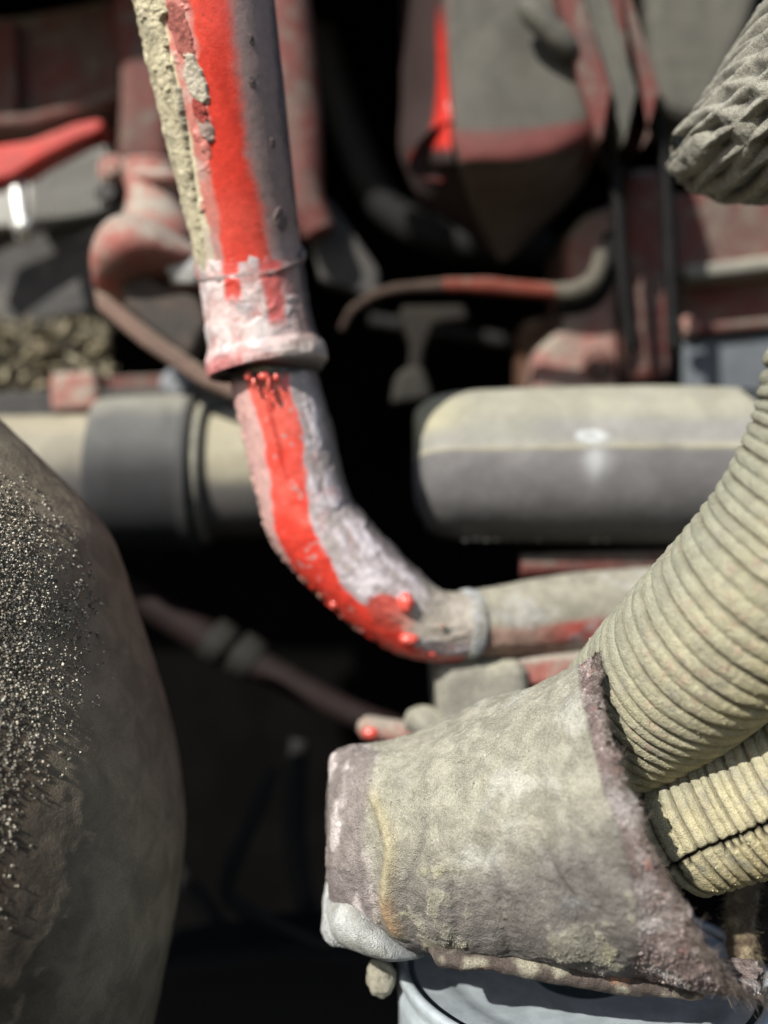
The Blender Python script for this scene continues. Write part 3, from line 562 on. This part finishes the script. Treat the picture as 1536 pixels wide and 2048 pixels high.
# grit patch
PXv = hs.c * 0
vis = (hs.f > .2)
gx = 768 + hs.V[:, 0] / hs.V[:, 1] / K * 1536; gy = hs.PY                                  # only to know where the patch lies
bound = np.interp(gy, [900, 960, 1080, 1200, 1330, 1480, 1650, 1800], [-40, 20, 150, 205, 185, 95, 5, -60])
gm = sm(bound + 60 * fbm(V, 45, 4, 604) - gx, -60, 170) * vis * (gx > -30) * (gy > 900)
sel = np.where(RNG.random(len(V)) < gm ** 1.5 * .95)[0]; sel = np.concatenate([sel] * 7); sel = RNG.permutation(sel)[:60000]
GR = surf('pale_grit', rough=0.45, fine=3000, fine_amt=.3, bump=.2, spec=.5, mott=.2)
print('grit', len(sel)); 
grit(hs.V[sel] + (RNG.random((len(sel), 3)) - .5) * .0014, hs.N[sel], .00013, .00046, GR, hous, 'grit', np.clip(np.array([.60, .54, .43]) * (.06 + 1.6 * RNG.random((len(sel), 1)) ** 2.6), 0, .8), sub=1)

# ------------------------------------------------------------------ big grey tubes across the middle
TUBE = surf('dusty_grey_rubber', rough=.85, fine=900, fine_amt=.15, bump=.3, bump_scale=600, spec=.3, mott=.15, coarse=50)
gt = thing('grey_cylinder', P(1180, 935, .545), 'thick grey cylinder across the right, dusty on top, with thin seam and white scuff', 'cylinder')
s = Sweep([(829, 935, .545, 60), (833, 935, .545, 92), (846, 934, .545, 122), (880, 933, .545, 141), (950, 932, .545, 150), (1100, 931, .545, 155), (1300, 930, .545, 158), (1540, 932, .545, 152), (1800, 940, .545, 140)], n=300, seg=220)
V = s.V; c = s.c + .05 * fbm(V, 30, 3, 700); x = s.PX
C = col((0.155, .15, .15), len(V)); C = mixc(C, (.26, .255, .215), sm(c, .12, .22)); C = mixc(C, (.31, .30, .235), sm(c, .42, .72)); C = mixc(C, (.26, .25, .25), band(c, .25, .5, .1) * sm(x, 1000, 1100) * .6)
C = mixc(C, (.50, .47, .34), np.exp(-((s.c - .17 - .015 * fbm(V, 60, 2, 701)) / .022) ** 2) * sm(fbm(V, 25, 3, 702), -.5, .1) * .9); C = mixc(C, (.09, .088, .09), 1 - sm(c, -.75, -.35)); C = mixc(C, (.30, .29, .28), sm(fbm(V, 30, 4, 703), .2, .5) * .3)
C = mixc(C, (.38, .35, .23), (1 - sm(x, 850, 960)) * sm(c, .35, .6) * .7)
sc_ = np.exp(-(((x - 1150) / 34) ** 2 + ((s.c - .30) / .09) ** 2)) ; ring = sm(sc_ + .35 * fbm(V, 90, 4, 719), .25, .6) * (1 - .6 * sm(sc_ + .3 * fbm(V, 120, 3, 720), .7, .95)); C = mixc(C, (.58, .62, .62), ring * .8)
C = mixc(C, (.48, .49, .50), np.exp(-(((x - 1158 + 15 * fbm(V, 60, 2, 704)) / 26) ** 2 + ((s.c - .02) / .22) ** 2)) * .75)
C = mixc(C, (.5, .5, .52), np.exp(-(((x - 868) / 22) ** 2 + ((s.c + .05) / .07) ** 2)) * sm(fbm(V, 160, 2, 705), -.1, .2) * .6)
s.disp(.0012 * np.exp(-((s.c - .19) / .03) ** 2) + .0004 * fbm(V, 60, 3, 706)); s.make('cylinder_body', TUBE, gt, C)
WHT = grimy('worn_white_print', (.5, .5, .48), (.32, .32, .3), (.3, .3, .28), .3)
# remains of white print along the underside
mk = []
for x_ in list(np.arange(930, 1100, 21)) + list(np.arange(1190, 1390, 23)):
    if random.random() < .12: continue
    wd = random.uniform(4, 8); yb = 1078 + random.uniform(-2, 2); d_ = .5315
    o = blob('print_mark', x_, yb, d_, wd, random.uniform(2, 4.5), WHT, gt, .5, int(x_), .3)
ct = thing('coupled_tube', P(250, 950, .61), 'dusty tan tube across the left with a thick dark grey rubber coupling round it', 'tube')
s = Sweep([(-200, 965, .615, 132), (0, 960, .615, 128), (200, 955, .615, 126), (330, 950, .615, 126), (460, 948, .615, 128), (540, 946, .615, 127), (620, 945, .615, 124)], n=200, seg=140)
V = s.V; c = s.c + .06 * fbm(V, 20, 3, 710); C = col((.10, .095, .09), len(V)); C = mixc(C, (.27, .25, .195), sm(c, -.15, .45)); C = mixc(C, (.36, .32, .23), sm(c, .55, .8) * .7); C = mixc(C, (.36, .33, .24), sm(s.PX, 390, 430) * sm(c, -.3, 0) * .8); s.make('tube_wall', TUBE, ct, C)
s = Sweep([(204, 950, .612, 128), (206, 950, .612, 142), (214, 950, .612, 150), (240, 948, .612, 153), (320, 945, .612, 155), (375, 944, .612, 155), (392, 944, .612, 158), (402, 944, .612, 154), (404, 944, .612, 126)], n=160, seg=160)
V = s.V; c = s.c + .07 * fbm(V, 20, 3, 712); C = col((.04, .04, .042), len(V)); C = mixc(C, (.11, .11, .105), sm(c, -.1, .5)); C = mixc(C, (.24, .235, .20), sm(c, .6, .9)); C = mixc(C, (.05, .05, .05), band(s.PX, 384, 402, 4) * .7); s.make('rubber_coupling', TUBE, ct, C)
s = Sweep([(404, 944, .612, 128), (406, 944, .612, 141), (412, 944, .612, 144), (420, 944, .612, 141), (424, 944, .612, 128)], n=24, seg=140); s.make('clamp_band', DUSTYGREY, ct, cap=False)

# ------------------------------------------------------------------ pipes and blocks behind, lower right and lower left
def tube(name, pts, m, label, cat, group=None, n=80, seg=40, parent=None, amp=.0008):
    s = Sweep(pts, n=n, seg=seg); s.disp(amp * fbm(s.V, 60, 3, int(abs(pts[0][0])) + 3)); o = s.make(name, m, parent); 
    return tag(o, label, cat, group) if parent is None else o
tube('painted_rail', [(1040, 1132, .545, 24), (1180, 1128, .545, 25), (1560, 1120, .545, 26)], BROWNRED, 'dusty red rail running left to right just below the grey cylinder', 'rail')
tube('dusty_pipe', [(1150, 1172, .552, 14), (1185, 1162, .55, 36), (1240, 1158, .55, 40), (1400, 1156, .55, 42), (1560, 1158, .55, 42)], DUSTYGREY, 'pale dusty pipe lying on the horizontal run of the red pipe', 'pipe')
bl = prism('mounting_block', [(868, 1330), (1045, 1318), (1058, 1345), (1070, 1480), (880, 1500)], .479, .56, DUSTYGREY, bev=.007); tag(bl, 'pale greenish grey dusty block directly below the horizontal run', 'block')
br = prism('red_bracket', [(1030, 1318), (1230, 1300), (1235, 1350), (1120, 1372), (1035, 1372)], .486, .54, PINKPAINT, bev=.003); tag(br, 'dull red bracket at the right of the pale block', 'bracket')
bk = prism('chassis_plate', [(880, 1480), (1300, 1330), (1700, 1330), (1700, 2300), (880, 2300)], .72, .76, SHADEBLACK, bev=.003); tag(bk, 'black chassis plate hidden behind the sleeve and hoses', 'plate')
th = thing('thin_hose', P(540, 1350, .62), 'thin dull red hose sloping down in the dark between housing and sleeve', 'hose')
tube('hose_wall', [(200, 1130, .66, 34), (320, 1215, .65, 36), (440, 1290, .64, 34), (560, 1352, .63, 30), (680, 1415, .62, 27), (800, 1462, .61, 26), (900, 1490, .60, 26)], grimy('shadowed_red_hose', (.011, .0035, .003), (.008, .003, .0025), (.014, .011, .009), .2), '', '', parent=th)  # hose colour darkened in place of the shadow it lies in
for a, b in (((418, 1272), (458, 1298)), ((470, 1300), (515, 1328))): tube('hose_fitting', [(a[0], a[1], .639, 36), (a[0] + 4, a[1] + 3, .639, 44), (b[0] - 4, b[1] - 3, .637, 43), (b[0], b[1], .637, 34)], grimy('shadowed_fitting', (.018, .018, .015), (.012, .012, .01), (.035, .035, .027), .3), '', '', parent=th, n=30)  # fittings darkened the same way, shade put into their colour
rf = thing('pipe_fitting', P(770, 1460, .50), 'small wet looking red fitting at the upper left corner of the cloth sleeve', 'fitting')
tube('fitting_body', [(715, 1452, .50, 10), (730, 1455, .50, 24), (770, 1462, .50, 26), (830, 1470, .50, 24), (880, 1478, .50, 20)], PINKPAINT, '', '', parent=rf)
blob('paint_drop', 742, 1466, .485, 16, 12, GLOSSY, rf, .8, 3)
tube('fitting_neck', [(820, 1440, .49, 22), (850, 1445, .485, 34), (890, 1470, .48, 30)], DUSTYGREY, '', '', parent=rf)
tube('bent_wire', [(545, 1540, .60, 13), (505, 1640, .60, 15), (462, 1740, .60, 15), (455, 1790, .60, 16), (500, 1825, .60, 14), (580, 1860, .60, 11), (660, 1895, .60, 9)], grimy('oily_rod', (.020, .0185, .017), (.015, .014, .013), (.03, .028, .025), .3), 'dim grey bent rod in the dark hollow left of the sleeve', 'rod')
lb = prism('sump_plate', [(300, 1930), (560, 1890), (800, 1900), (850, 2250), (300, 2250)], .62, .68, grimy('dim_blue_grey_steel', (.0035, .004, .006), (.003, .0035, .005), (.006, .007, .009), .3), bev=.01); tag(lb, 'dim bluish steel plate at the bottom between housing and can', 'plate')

# ------------------------------------------------------------------ upper left machinery
gp = prism('green_panel', [(-300, -300), (230, -300), (215, 0), (60, 30), (-300, 60)], .95, .97, GREENP, bev=0); tag(gp, 'dark green painted panel in the top left corner', 'panel')
rh = thing('red_housing', P(110, 250, .74), 'dusty brownish red ribbed housing at the top left', 'housing')
prism('housing_face', [(-200, 45), (40, 28), (240, -10), (262, 180), (250, 232), (-200, 250)], .76, .86, BROWNRED, rh, bev=.006)
for p_ in ([(8, 35), (28, 33), (32, 235), (10, 240)], [(212, 5), (236, 0), (240, 190), (214, 195)]): prism('housing_rib', p_, .745, .765, BROWNRED, rh, bev=.003)
prism('housing_flange', [(-200, 238), (60, 225), (190, 190), (255, 168), (256, 186), (190, 212), (60, 248), (-200, 262)], .735, .80, BROWNRED, rh, bev=.003)
tag(prism('column_casting', [(212, -100), (300, -100), (345, 60), (340, 340), (225, 335), (235, 160)], .71, .80, BROWNRED, bev=.012), 'dull red brown upright casting between ribbed housing and bright pipe', 'casting')
lv = thing('red_lever', P(100, 290, .66), 'bright red lever sloping up to the right at the left edge', 'lever')
prism('lever_arm', [(-200, 300), (0, 288), (60, 280), (150, 245), (195, 236), (208, 245), (202, 262), (150, 282), (80, 318), (20, 355), (-200, 400)], .665, .69, REDPAINT, lv, bev=.006)
fe = thing('finned_element', P(100, 480, .72), 'pale grey finned metal element below the red lever', 'cooler')
prism('element_body', [(-200, 330), (60, 310), (205, 262), (222, 420), (205, 440), (-200, 470)], .74, .80, PALEGREY, fe, bev=.004)
fx = prism('cooling_fin', [(60, 318), (66, 317), (66, 448), (60, 449)], .722, .742, PALEGREY, fe, bev=.001)
for k in range(1, 12):
    f2 = fx.copy(); scene.collection.objects.link(f2); f2.parent = fe; f2.location = fx.location + Vector((M(13 * k, .73), 0, M(2.5 * k, .73)))
st_ = thing('steel_stud', P(45, 450, .66), 'shiny bare metal stud catching the sun near the left edge', 'stud')
tube('stud_shank', [(30, 350, .68, 16), (38, 400, .675, 18), (44, 440, .67, 17), (48, 480, .668, 14)], BRIGHT, '', '', parent=st_, n=30)
blob('stud_head', 46, 452, .66, 22, 20, BRIGHT, st_, .9, 5, .05)
tag(prism('dark_guard', [(-200, 470), (210, 440), (235, 470), (200, 560), (195, 640), (-200, 700)], .70, .80, DARKGREY, bev=.01, slope=[.78, .74, .72, .70, .72, .78]), 'dark grey sloping guard below the finned element', 'guard')
bb = thing('hinge_bolt', P(220, 360, .64), 'dark red bolt and nut at the left of the dusty elbow neck', 'bolt')
bolt('bolt_head', 222, 335, .64, 22, PINKPAINT, bb); bolt('nut', 216, 385, .645, 20, DARKGREY, bb)
el = thing('cast_elbow', P(300, 600, .60), 'dusty pinkish cast elbow behind the left of the bright pipe', 'elbow')
s = Sweep([(305, 330, .625, 58), (305, 350, .625, 58), (308, 380, .62, 54), (310, 430, .615, 62), (312, 480, .61, 82), (318, 530, .61, 78)], n=90, seg=90); s.disp(.001 * fbm(s.V, 50, 3, 5)); s.make('elbow_neck', PINKPAINT, el)
s = Sweep([(255, 346, .628, 10), (257, 348, .628, 14), (300, 352, .6, 14), (350, 355, .6, 14), (380, 356, .62, 12)], n=40, seg=24); s.make('neck_flange', PINKPAINT, el)
V, N, U, T = loft([(205, 510, 200, 590, .60, .01), (215, 470, 205, 600, .60, .03), (260, 440, 232, 600, .598, .042), (330, 460, 300, 575, .598, .045), (400, 500, 370, 570, .60, .035), (460, 520, 450, 570, .605, .02)], 90, 90)
V = V + N * (.0012 * fbm(V, 50, 4, 6))[:, None]; build('elbow_body', V, gridfaces(90, 90), PINKPAINT, el)
prism('open_mouth', [(236, 560), (262, 540), (300, 545), (330, 570), (392, 585), (420, 640), (380, 720), (300, 660), (245, 615)], .578, .60, grimy('shaded_casting', (.08, .06, .05), (.05, .045, .04), (.12, .11, .08), .3), el, bev=.006)
blob('sealant_smear', 372, 535, .575, 42, 36, CRUST, el, .5, 9, .3, 2, C=(.50, .50, .48))
stt = prism('sheet_bracket', [(185, 575), (215, 590), (330, 680), (440, 755), (480, 770), (470, 800), (400, 770), (280, 690), (190, 615)], .565, .585, grimy('tan_brown_sheet', (.20, .13, .10), (.15, .10, .08), (.28, .23, .17), .4), bev=.003); tag(stt, 'brown dusty sheet bracket sloping down right from the elbow', 'bracket')
# tangle of debris
db = thing('debris_heap', P(90, 800, .70), 'heap of dry tan leaf and husk litter behind the tube at the left', 'litter')
Vs = []; Fs = []; Cs = []
for q in range(900):
    x_, y_ = random.uniform(-60, 215), random.uniform(640, 820); d_ = .70 + random.uniform(-.02, .03); c0 = P(x_, y_, d_); a = RNG.normal(size=3); a /= np.linalg.norm(a); b_ = np.cross(a, RNG.normal(size=3)); b_ /= np.linalg.norm(b_); n0 = np.cross(a, b_)
    la_, lb_ = random.uniform(.004, .011), random.uniform(.0015, .004); k = len(Vs)
    for pt in (a * la_, b_ * lb_ + n0 * .001, -a * la_, -b_ * lb_ + n0 * .001, n0 * .0016, -n0 * .0008): Vs.append(c0 + pt)
    Fs += [(k, k+1, k+4), (k+1, k+2, k+4), (k+2, k+3, k+4), (k+3, k, k+4), (k+1, k, k+5), (k+2, k+1, k+5), (k+3, k+2, k+5), (k, k+3, k+5)]
    ccx = random.choice([(.34, .29, .19), (.22, .19, .13), (.12, .11, .09), (.42, .38, .26)]); Cs += [ccx] * 6
o = build('leaf_litter', np.array(Vs), Fs, CRUST, db, np.array(Cs), smooth=False); o['kind'] = 'stuff'
tag(prism('ledge', [(-200, 790), (420, 770), (470, 800), (470, 840), (-200, 850)], .66, .78, DARKGREY, bev=.003), 'dark ledge under the litter above the tan tube', 'ledge')
tag(prism('red_block', [(95, 745), (190, 738), (200, 820), (100, 826)], .655, .69, PINKPAINT, bev=.005), 'small faded red block standing above the left tube', 'block')
tag(prism('flat_bar', [(210, 752), (400, 745), (405, 790), (215, 800)], .68, .70, BROWNRED, bev=.003), 'brownish flat bar behind the round bluish plug', 'bar')
tag(bolt('round_plug', 352, 768, .66, 26, grimy('bluish_plug', (.25, .27, .30), (.2, .21, .22), (.3, .3, .27), .3), None), 'small bluish grey round plug right of the faded red block', 'plug')

# ------------------------------------------------------------------ upper middle and right
tube('rear_pipe', [(560, -100, .64, 50), (580, 100, .64, 50), (598, 260, .64, 46), (610, 400, .64, 40), (640, 470, .64, 34)], BROWNRED, 'dull red brown pipe just behind the right side of the bright pipe', 'pipe')
tag(prism('slant_plate', [(600, 390), (660, 395), (760, 540), (760, 600), (640, 560)], .66, .68, DARKGREY, bev=.004), 'dark grey slanted plate right of the whitened collar', 'plate')
PANM = surf('pan_paint', rough=.8, fine=900, fine_amt=.15, bump=.3, bump_scale=500, spec=.4, mott=.2, coarse=40, gloss_attr=.35)
pan = thing('oil_pan', P(1000, 500, .60), 'big grey dusty angular pan with a bright red left edge, hanging at the top centre', 'pan')
grid = [[(800, -120, .72), (830, -120, .67), (868, -120, .625), (888, -120, .608), (905, -120, .600), (1050, -120, .598), (1180, -120, .603), (1260, -120, .66)],
        [(802, 60, .72), (834, 60, .66), (872, 60, .620), (892, 60, .604), (910, 60, .596), (1050, 60, .592), (1190, 60, .598), (1260, 60, .66)],
        [(803, 200, .71), (842, 200, .65), (882, 200, .610), (900, 200, .602), (918, 200, .590), (1050, 200, .584), (1205, 190, .592), (1255, 170, .65)],
        [(798, 290, .69), (838, 305, .63), (896, 310, .590), (914, 310, .598), (928, 310, .582), (1060, 305, .576), (1185, 275, .59), (1225, 255, .64)],
        [(812, 345, .68), (855, 356, .64), (905, 350, .605), (924, 352, .605), (940, 350, .596), (1060, 352, .594), (1155, 325, .61), (1195, 300, .65)],
        [(850, 410, .68), (890, 425, .66), (935, 430, .645), (955, 432, .645), (968, 430, .640), (1040, 420, .64), (1120, 400, .65), (1150, 390, .68)],
        [(950, 480, .70), (970, 500, .69), (990, 515, .68), (1000, 522, .68), (1005, 522, .68), (1020, 515, .68), (1040, 500, .69), (1060, 480, .70)]]
V, U, W = patch(grid, 220, 220); 
xx = 768 + V[:, 0] / V[:, 1] / K * 1536; yy = 1024 - (V[:, 2] - CAMZ) / V[:, 1] / K * 1536
nz = fbm(V, 25, 4, 801); C = col((0.075, .072, .06), len(V)); 
C = mixc(C, (.11, .105, .088), sm(nz, 0, .4) * .7); C = mixc(C, (.13, .035, .03), band(U + .02 * nz, .41, .54, .02) * sm(W, .52, .56) * (1 - sm(W + .1 * nz, .82, .9))); C = mixc(C, (.15, .115, .095), sm(U, .54, .62) * .8)
C = mixc(C, (.07, .065, .055), np.exp(-(((W - .66) / .07) ** 2 + ((U - .37) / .06) ** 2)) * .8)
redS = band(W - .10 * sm(.45 - U, 0, .45) * 0, .24 + .05 * np.sin(U * 9), .425, .02) * (1 - sm(U, .45, .50)) * sm(U, .1, .2); C = mixc(C, (.035, .02, .018), 1 - sm(W, .34, .42)); C = mixc(C, (.50, .035, .025), redS); C = mixc(C, (.03, .025, .025), np.exp(-((W - .435) / .012) ** 2) * .9); C = mixc(C, (.16, .08, .065), band(W, .45, .55, .02) * (U < .5) * .5)  # left face painted near black as its shade; red edge is paint
V = V - np.array([0, 1, 0]) * (.006 * np.abs(fbm(V, 14, 3, 803)))[:, None] * sm(W, .47, .6)[:, None]
o = build('pan_shell', V, gridfaces(220, 220, False), PANM, pan, C, attrs={'Gloss': redS}); bm = bmesh.new(); bm.from_mesh(o.data); bm.normal_update(); 
avg = sum((f.normal.y for f in bm.faces)) 
if avg > 0: bmesh.ops.reverse_faces(bm, faces=bm.faces)
bm.to_mesh(o.data); bm.free(); solid(o, .03, -1)
tube('drain_lug', [(1040, 10, .575, 10), (1060, 22, .572, 24), (1100, 60, .572, 26), (1135, 95, .575, 22), (1150, 110, .58, 8)], DUSTYSHADE, '', '', parent=pan, n=30)
rb_ = thing('ribbed_casting', P(1230, 150, .60), 'brownish casting with slanted ribs beside the right of the dusty pan', 'casting')
for k, (x0, x1, mt) in enumerate(((1120, 1165, BROWNRED), (1172, 1215, DUSTYSHADE), (1222, 1258, BROWNRED))):
    prism('casting_rib', [(x0 - 30, -120), (x1 - 30, -120), (x1 + 60, 180), (x1 + 40 - 5 * k, 285), (x0 + 75, 270), (x0 + 42, 170)], .575 + .008 * k, .64, mt, rb_, bev=.005)
tag(prism('side_cover', [(1285, -120), (1560, -120), (1500, 60), (1440, 200), (1400, 245), (1320, 220), (1300, 120)], .66, .72, DUSTYSHADE, bev=.01), 'greenish grey dusty cover at the top right behind the crusted pad', 'cover')
# crusted pad
pad = thing('crusted_pad', P(1450, 350, .44), 'grey pad with a rough pitted mud crust at the right edge near the top', 'pad')
V, N, U, T = loft([(1350, 275, 1352, 300, .425, .006), (1362, 262, 1366, 330, .42, .02), (1400, 215, 1420, 352, .412, .035), (1460, 120, 1480, 372, .405, .05), (1530, 10, 1540, 380, .40, .06), (1640, -120, 1640, 400, .395, .05)], 200, 220)
wv = V + .0022 * np.stack([fbm(V, 40, 3, 911), 0 * U, fbm(V, 40, 3, 912)], 1); ra = np.sin((wv[:, 0] * 1.0 + wv[:, 2] * .55) * 760); rb2 = np.sin((wv[:, 0] * -.45 + wv[:, 2] * 1.0) * 700); rg = .35 + .75 * np.maximum(ra, rb2) * (.85 + .3 * fbm(V, 60, 2, 913)); V2 = V + N * (.0036 * (rg - .5) + .0008 * fbm(V, 260, 4, 902))[:, None]
C = mixc(col((.33, .32, .27), len(V)), (.10, .10, .09), sm(-rg, -.30, .3)); C = mixc(C, (.38, .37, .30), sm(rg, .75, 1) * .5); build('pad_crust', V2, gridfaces(200, 220), CRUST, pad, C)
tag(prism('engine_plate', [(1125, 470), (1180, 420), (1240, 400), (1700, 330), (1700, 700), (1370, 690), (1180, 700), (1135, 620)], .70, .78, BROWNRED, bev=.008), 'dusty brownish red frame plate at the right behind the black cables', 'frame')
rbr = thing('red_bracket', P(1200, 780, .66), 'upright dusty bracket with a bolt at its foot, left of the black cables', 'bracket')
prism('bracket_plate', [(1135, 470), (1165, 430), (1232, 405), (1240, 790), (1060, 800), (1070, 700), (1140, 640)], .668, .70, grimy('dusty_pink_plate', (.32, .14, .12), (.26, .19, .16), (.30, .27, .22), .6), rbr, bev=.006); bolt('bolt_head', 1198, 728, .665, 26, BROWNRED, rbr)
tag(prism('frame_post', [(1252, 330), (1342, 330), (1350, 760), (1252, 770)], .655, .68, BROWNRED, bev=.01), 'brown red upright post standing between the two black cables', 'post')
tag(prism('rail_strip', [(1370, 530), (1700, 490), (1700, 520), (1372, 560)], .67, .71, DUSTYGREY, bev=.004), 'narrow dusty strip sloping across the red frame at the right', 'strip')
tag(prism('rail_strip', [(1365, 650), (1700, 620), (1700, 640), (1368, 672)], .67, .71, BROWNRED, bev=.004), 'narrow red strip sloping across just above the bluish plate', 'strip')
tag(bolt('bolt', 1376, 652, .655, 16, PINKPAINT, None), 'small red bolt right of the right hand black cable', 'bolt')
tag(prism('bluish_plate', [(1362, 680), (1700, 650), (1700, 800), (1362, 800)], .68, .72, grimy('blue_grey_plate', (.13, .145, .16), (.10, .11, .12), (.22, .22, .19), .3), bev=.003), 'bluish grey plate above the right end of the grey cylinder', 'plate')
tube('black_cable', [(1222, 240, .61, 10), (1235, 400, .61, 13), (1243, 520, .61, 14), (1252, 620, .61, 13), (1262, 700, .61, 14)], BLACKRUB, 'black cable left of the brown red post', 'cable', 'black cables hanging at the right')
tube('black_cable', [(1322, 240, .61, 10), (1334, 400, .61, 13), (1340, 520, .61, 15), (1346, 620, .61, 14), (1350, 700, .61, 15)], BLACKRUB, 'black cable right of the brown red post', 'cable', 'black cables hanging at the right')
tp = thing('fuel_line', P(960, 590, .62), 'thin curved pipe, orange red in its middle, crossing the dark centre', 'pipe')
tube('line_left', [(684, 660, .64, 8), (704, 622, .635, 9), (750, 590, .63, 10), (810, 576, .625, 11), (890, 572, .62, 13)], grimy('brown_line', (.05, .03, .022), (.04, .025, .02), (.09, .07, .05), .35), '', '', parent=tp)
tube('line_middle', [(885, 570, .62, 14), (960, 572, .618, 16), (1040, 578, .616, 16), (1120, 584, .615, 16)], grimy('orange_line', (.17, .03, .018), (.14, .035, .022), (.17, .12, .09), .4), '', '', parent=tp)
tube('line_end', [(1115, 584, .615, 17), (1150, 583, .612, 20), (1182, 566, .61, 20), (1198, 535, .61, 17), (1202, 505, .612, 14)], grimy('dim_dusty_line', (.09, .08, .062), (.07, .064, .05), (.13, .12, .095), .5), '', '', parent=tp)
tube('elbow_hose', [(1110, 622, .625, 10), (1160, 612, .622, 16), (1200, 585, .622, 18), (1216, 540, .625, 16), (1218, 470, .63, 14)], BLACKRUB, 'short black bent hose hugging the right end of the thin curved pipe', 'hose')
ln = thing('linkage', P(830, 800, .68), 'small rusty linkage with a pale foot in the dark gap left of the bracket', 'linkage')
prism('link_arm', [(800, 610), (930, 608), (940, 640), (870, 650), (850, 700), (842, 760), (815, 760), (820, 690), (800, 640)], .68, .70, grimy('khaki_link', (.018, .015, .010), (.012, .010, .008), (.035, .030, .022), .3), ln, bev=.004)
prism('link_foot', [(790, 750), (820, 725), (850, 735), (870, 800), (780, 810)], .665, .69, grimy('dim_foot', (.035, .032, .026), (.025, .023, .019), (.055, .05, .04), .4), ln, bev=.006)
tag(prism('shaded_block', [(1040, 640), (1150, 620), (1150, 800), (1040, 800)], .74, .78, RUST, bev=.01), 'rusty brown block in the shade left of the bolted bracket', 'block')

# dim things deep in the gaps
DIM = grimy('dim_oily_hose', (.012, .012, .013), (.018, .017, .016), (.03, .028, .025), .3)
tube('oily_hose', [(600, 1480, .70, 20), (590, 1620, .70, 22), (600, 1760, .70, 22), (640, 1900, .70, 22)], DIM, 'nearly black hose hanging in the gap just left of the cloth sleeve', 'hose')
tube('oily_hose', [(350, 1740, .72, 16), (400, 1800, .72, 18), (470, 1890, .71, 18), (560, 1960, .70, 18)], DIM, 'nearly black hose low in the gap beside the dark housing', 'hose')
tube('oily_pipe', [(640, 60, .80, 34), (700, 260, .80, 36), (780, 420, .80, 36), (900, 480, .80, 36), (1100, 500, .80, 36)], DIM, 'nearly black pipe curving through the gap between bright pipe and pan', 'pipe')
tube('oily_rod', [(740, 640, .82, 14), (1060, 690, .82, 14)], DIM, 'nearly black rod crossing the dark hole above the grey cylinder', 'rod')
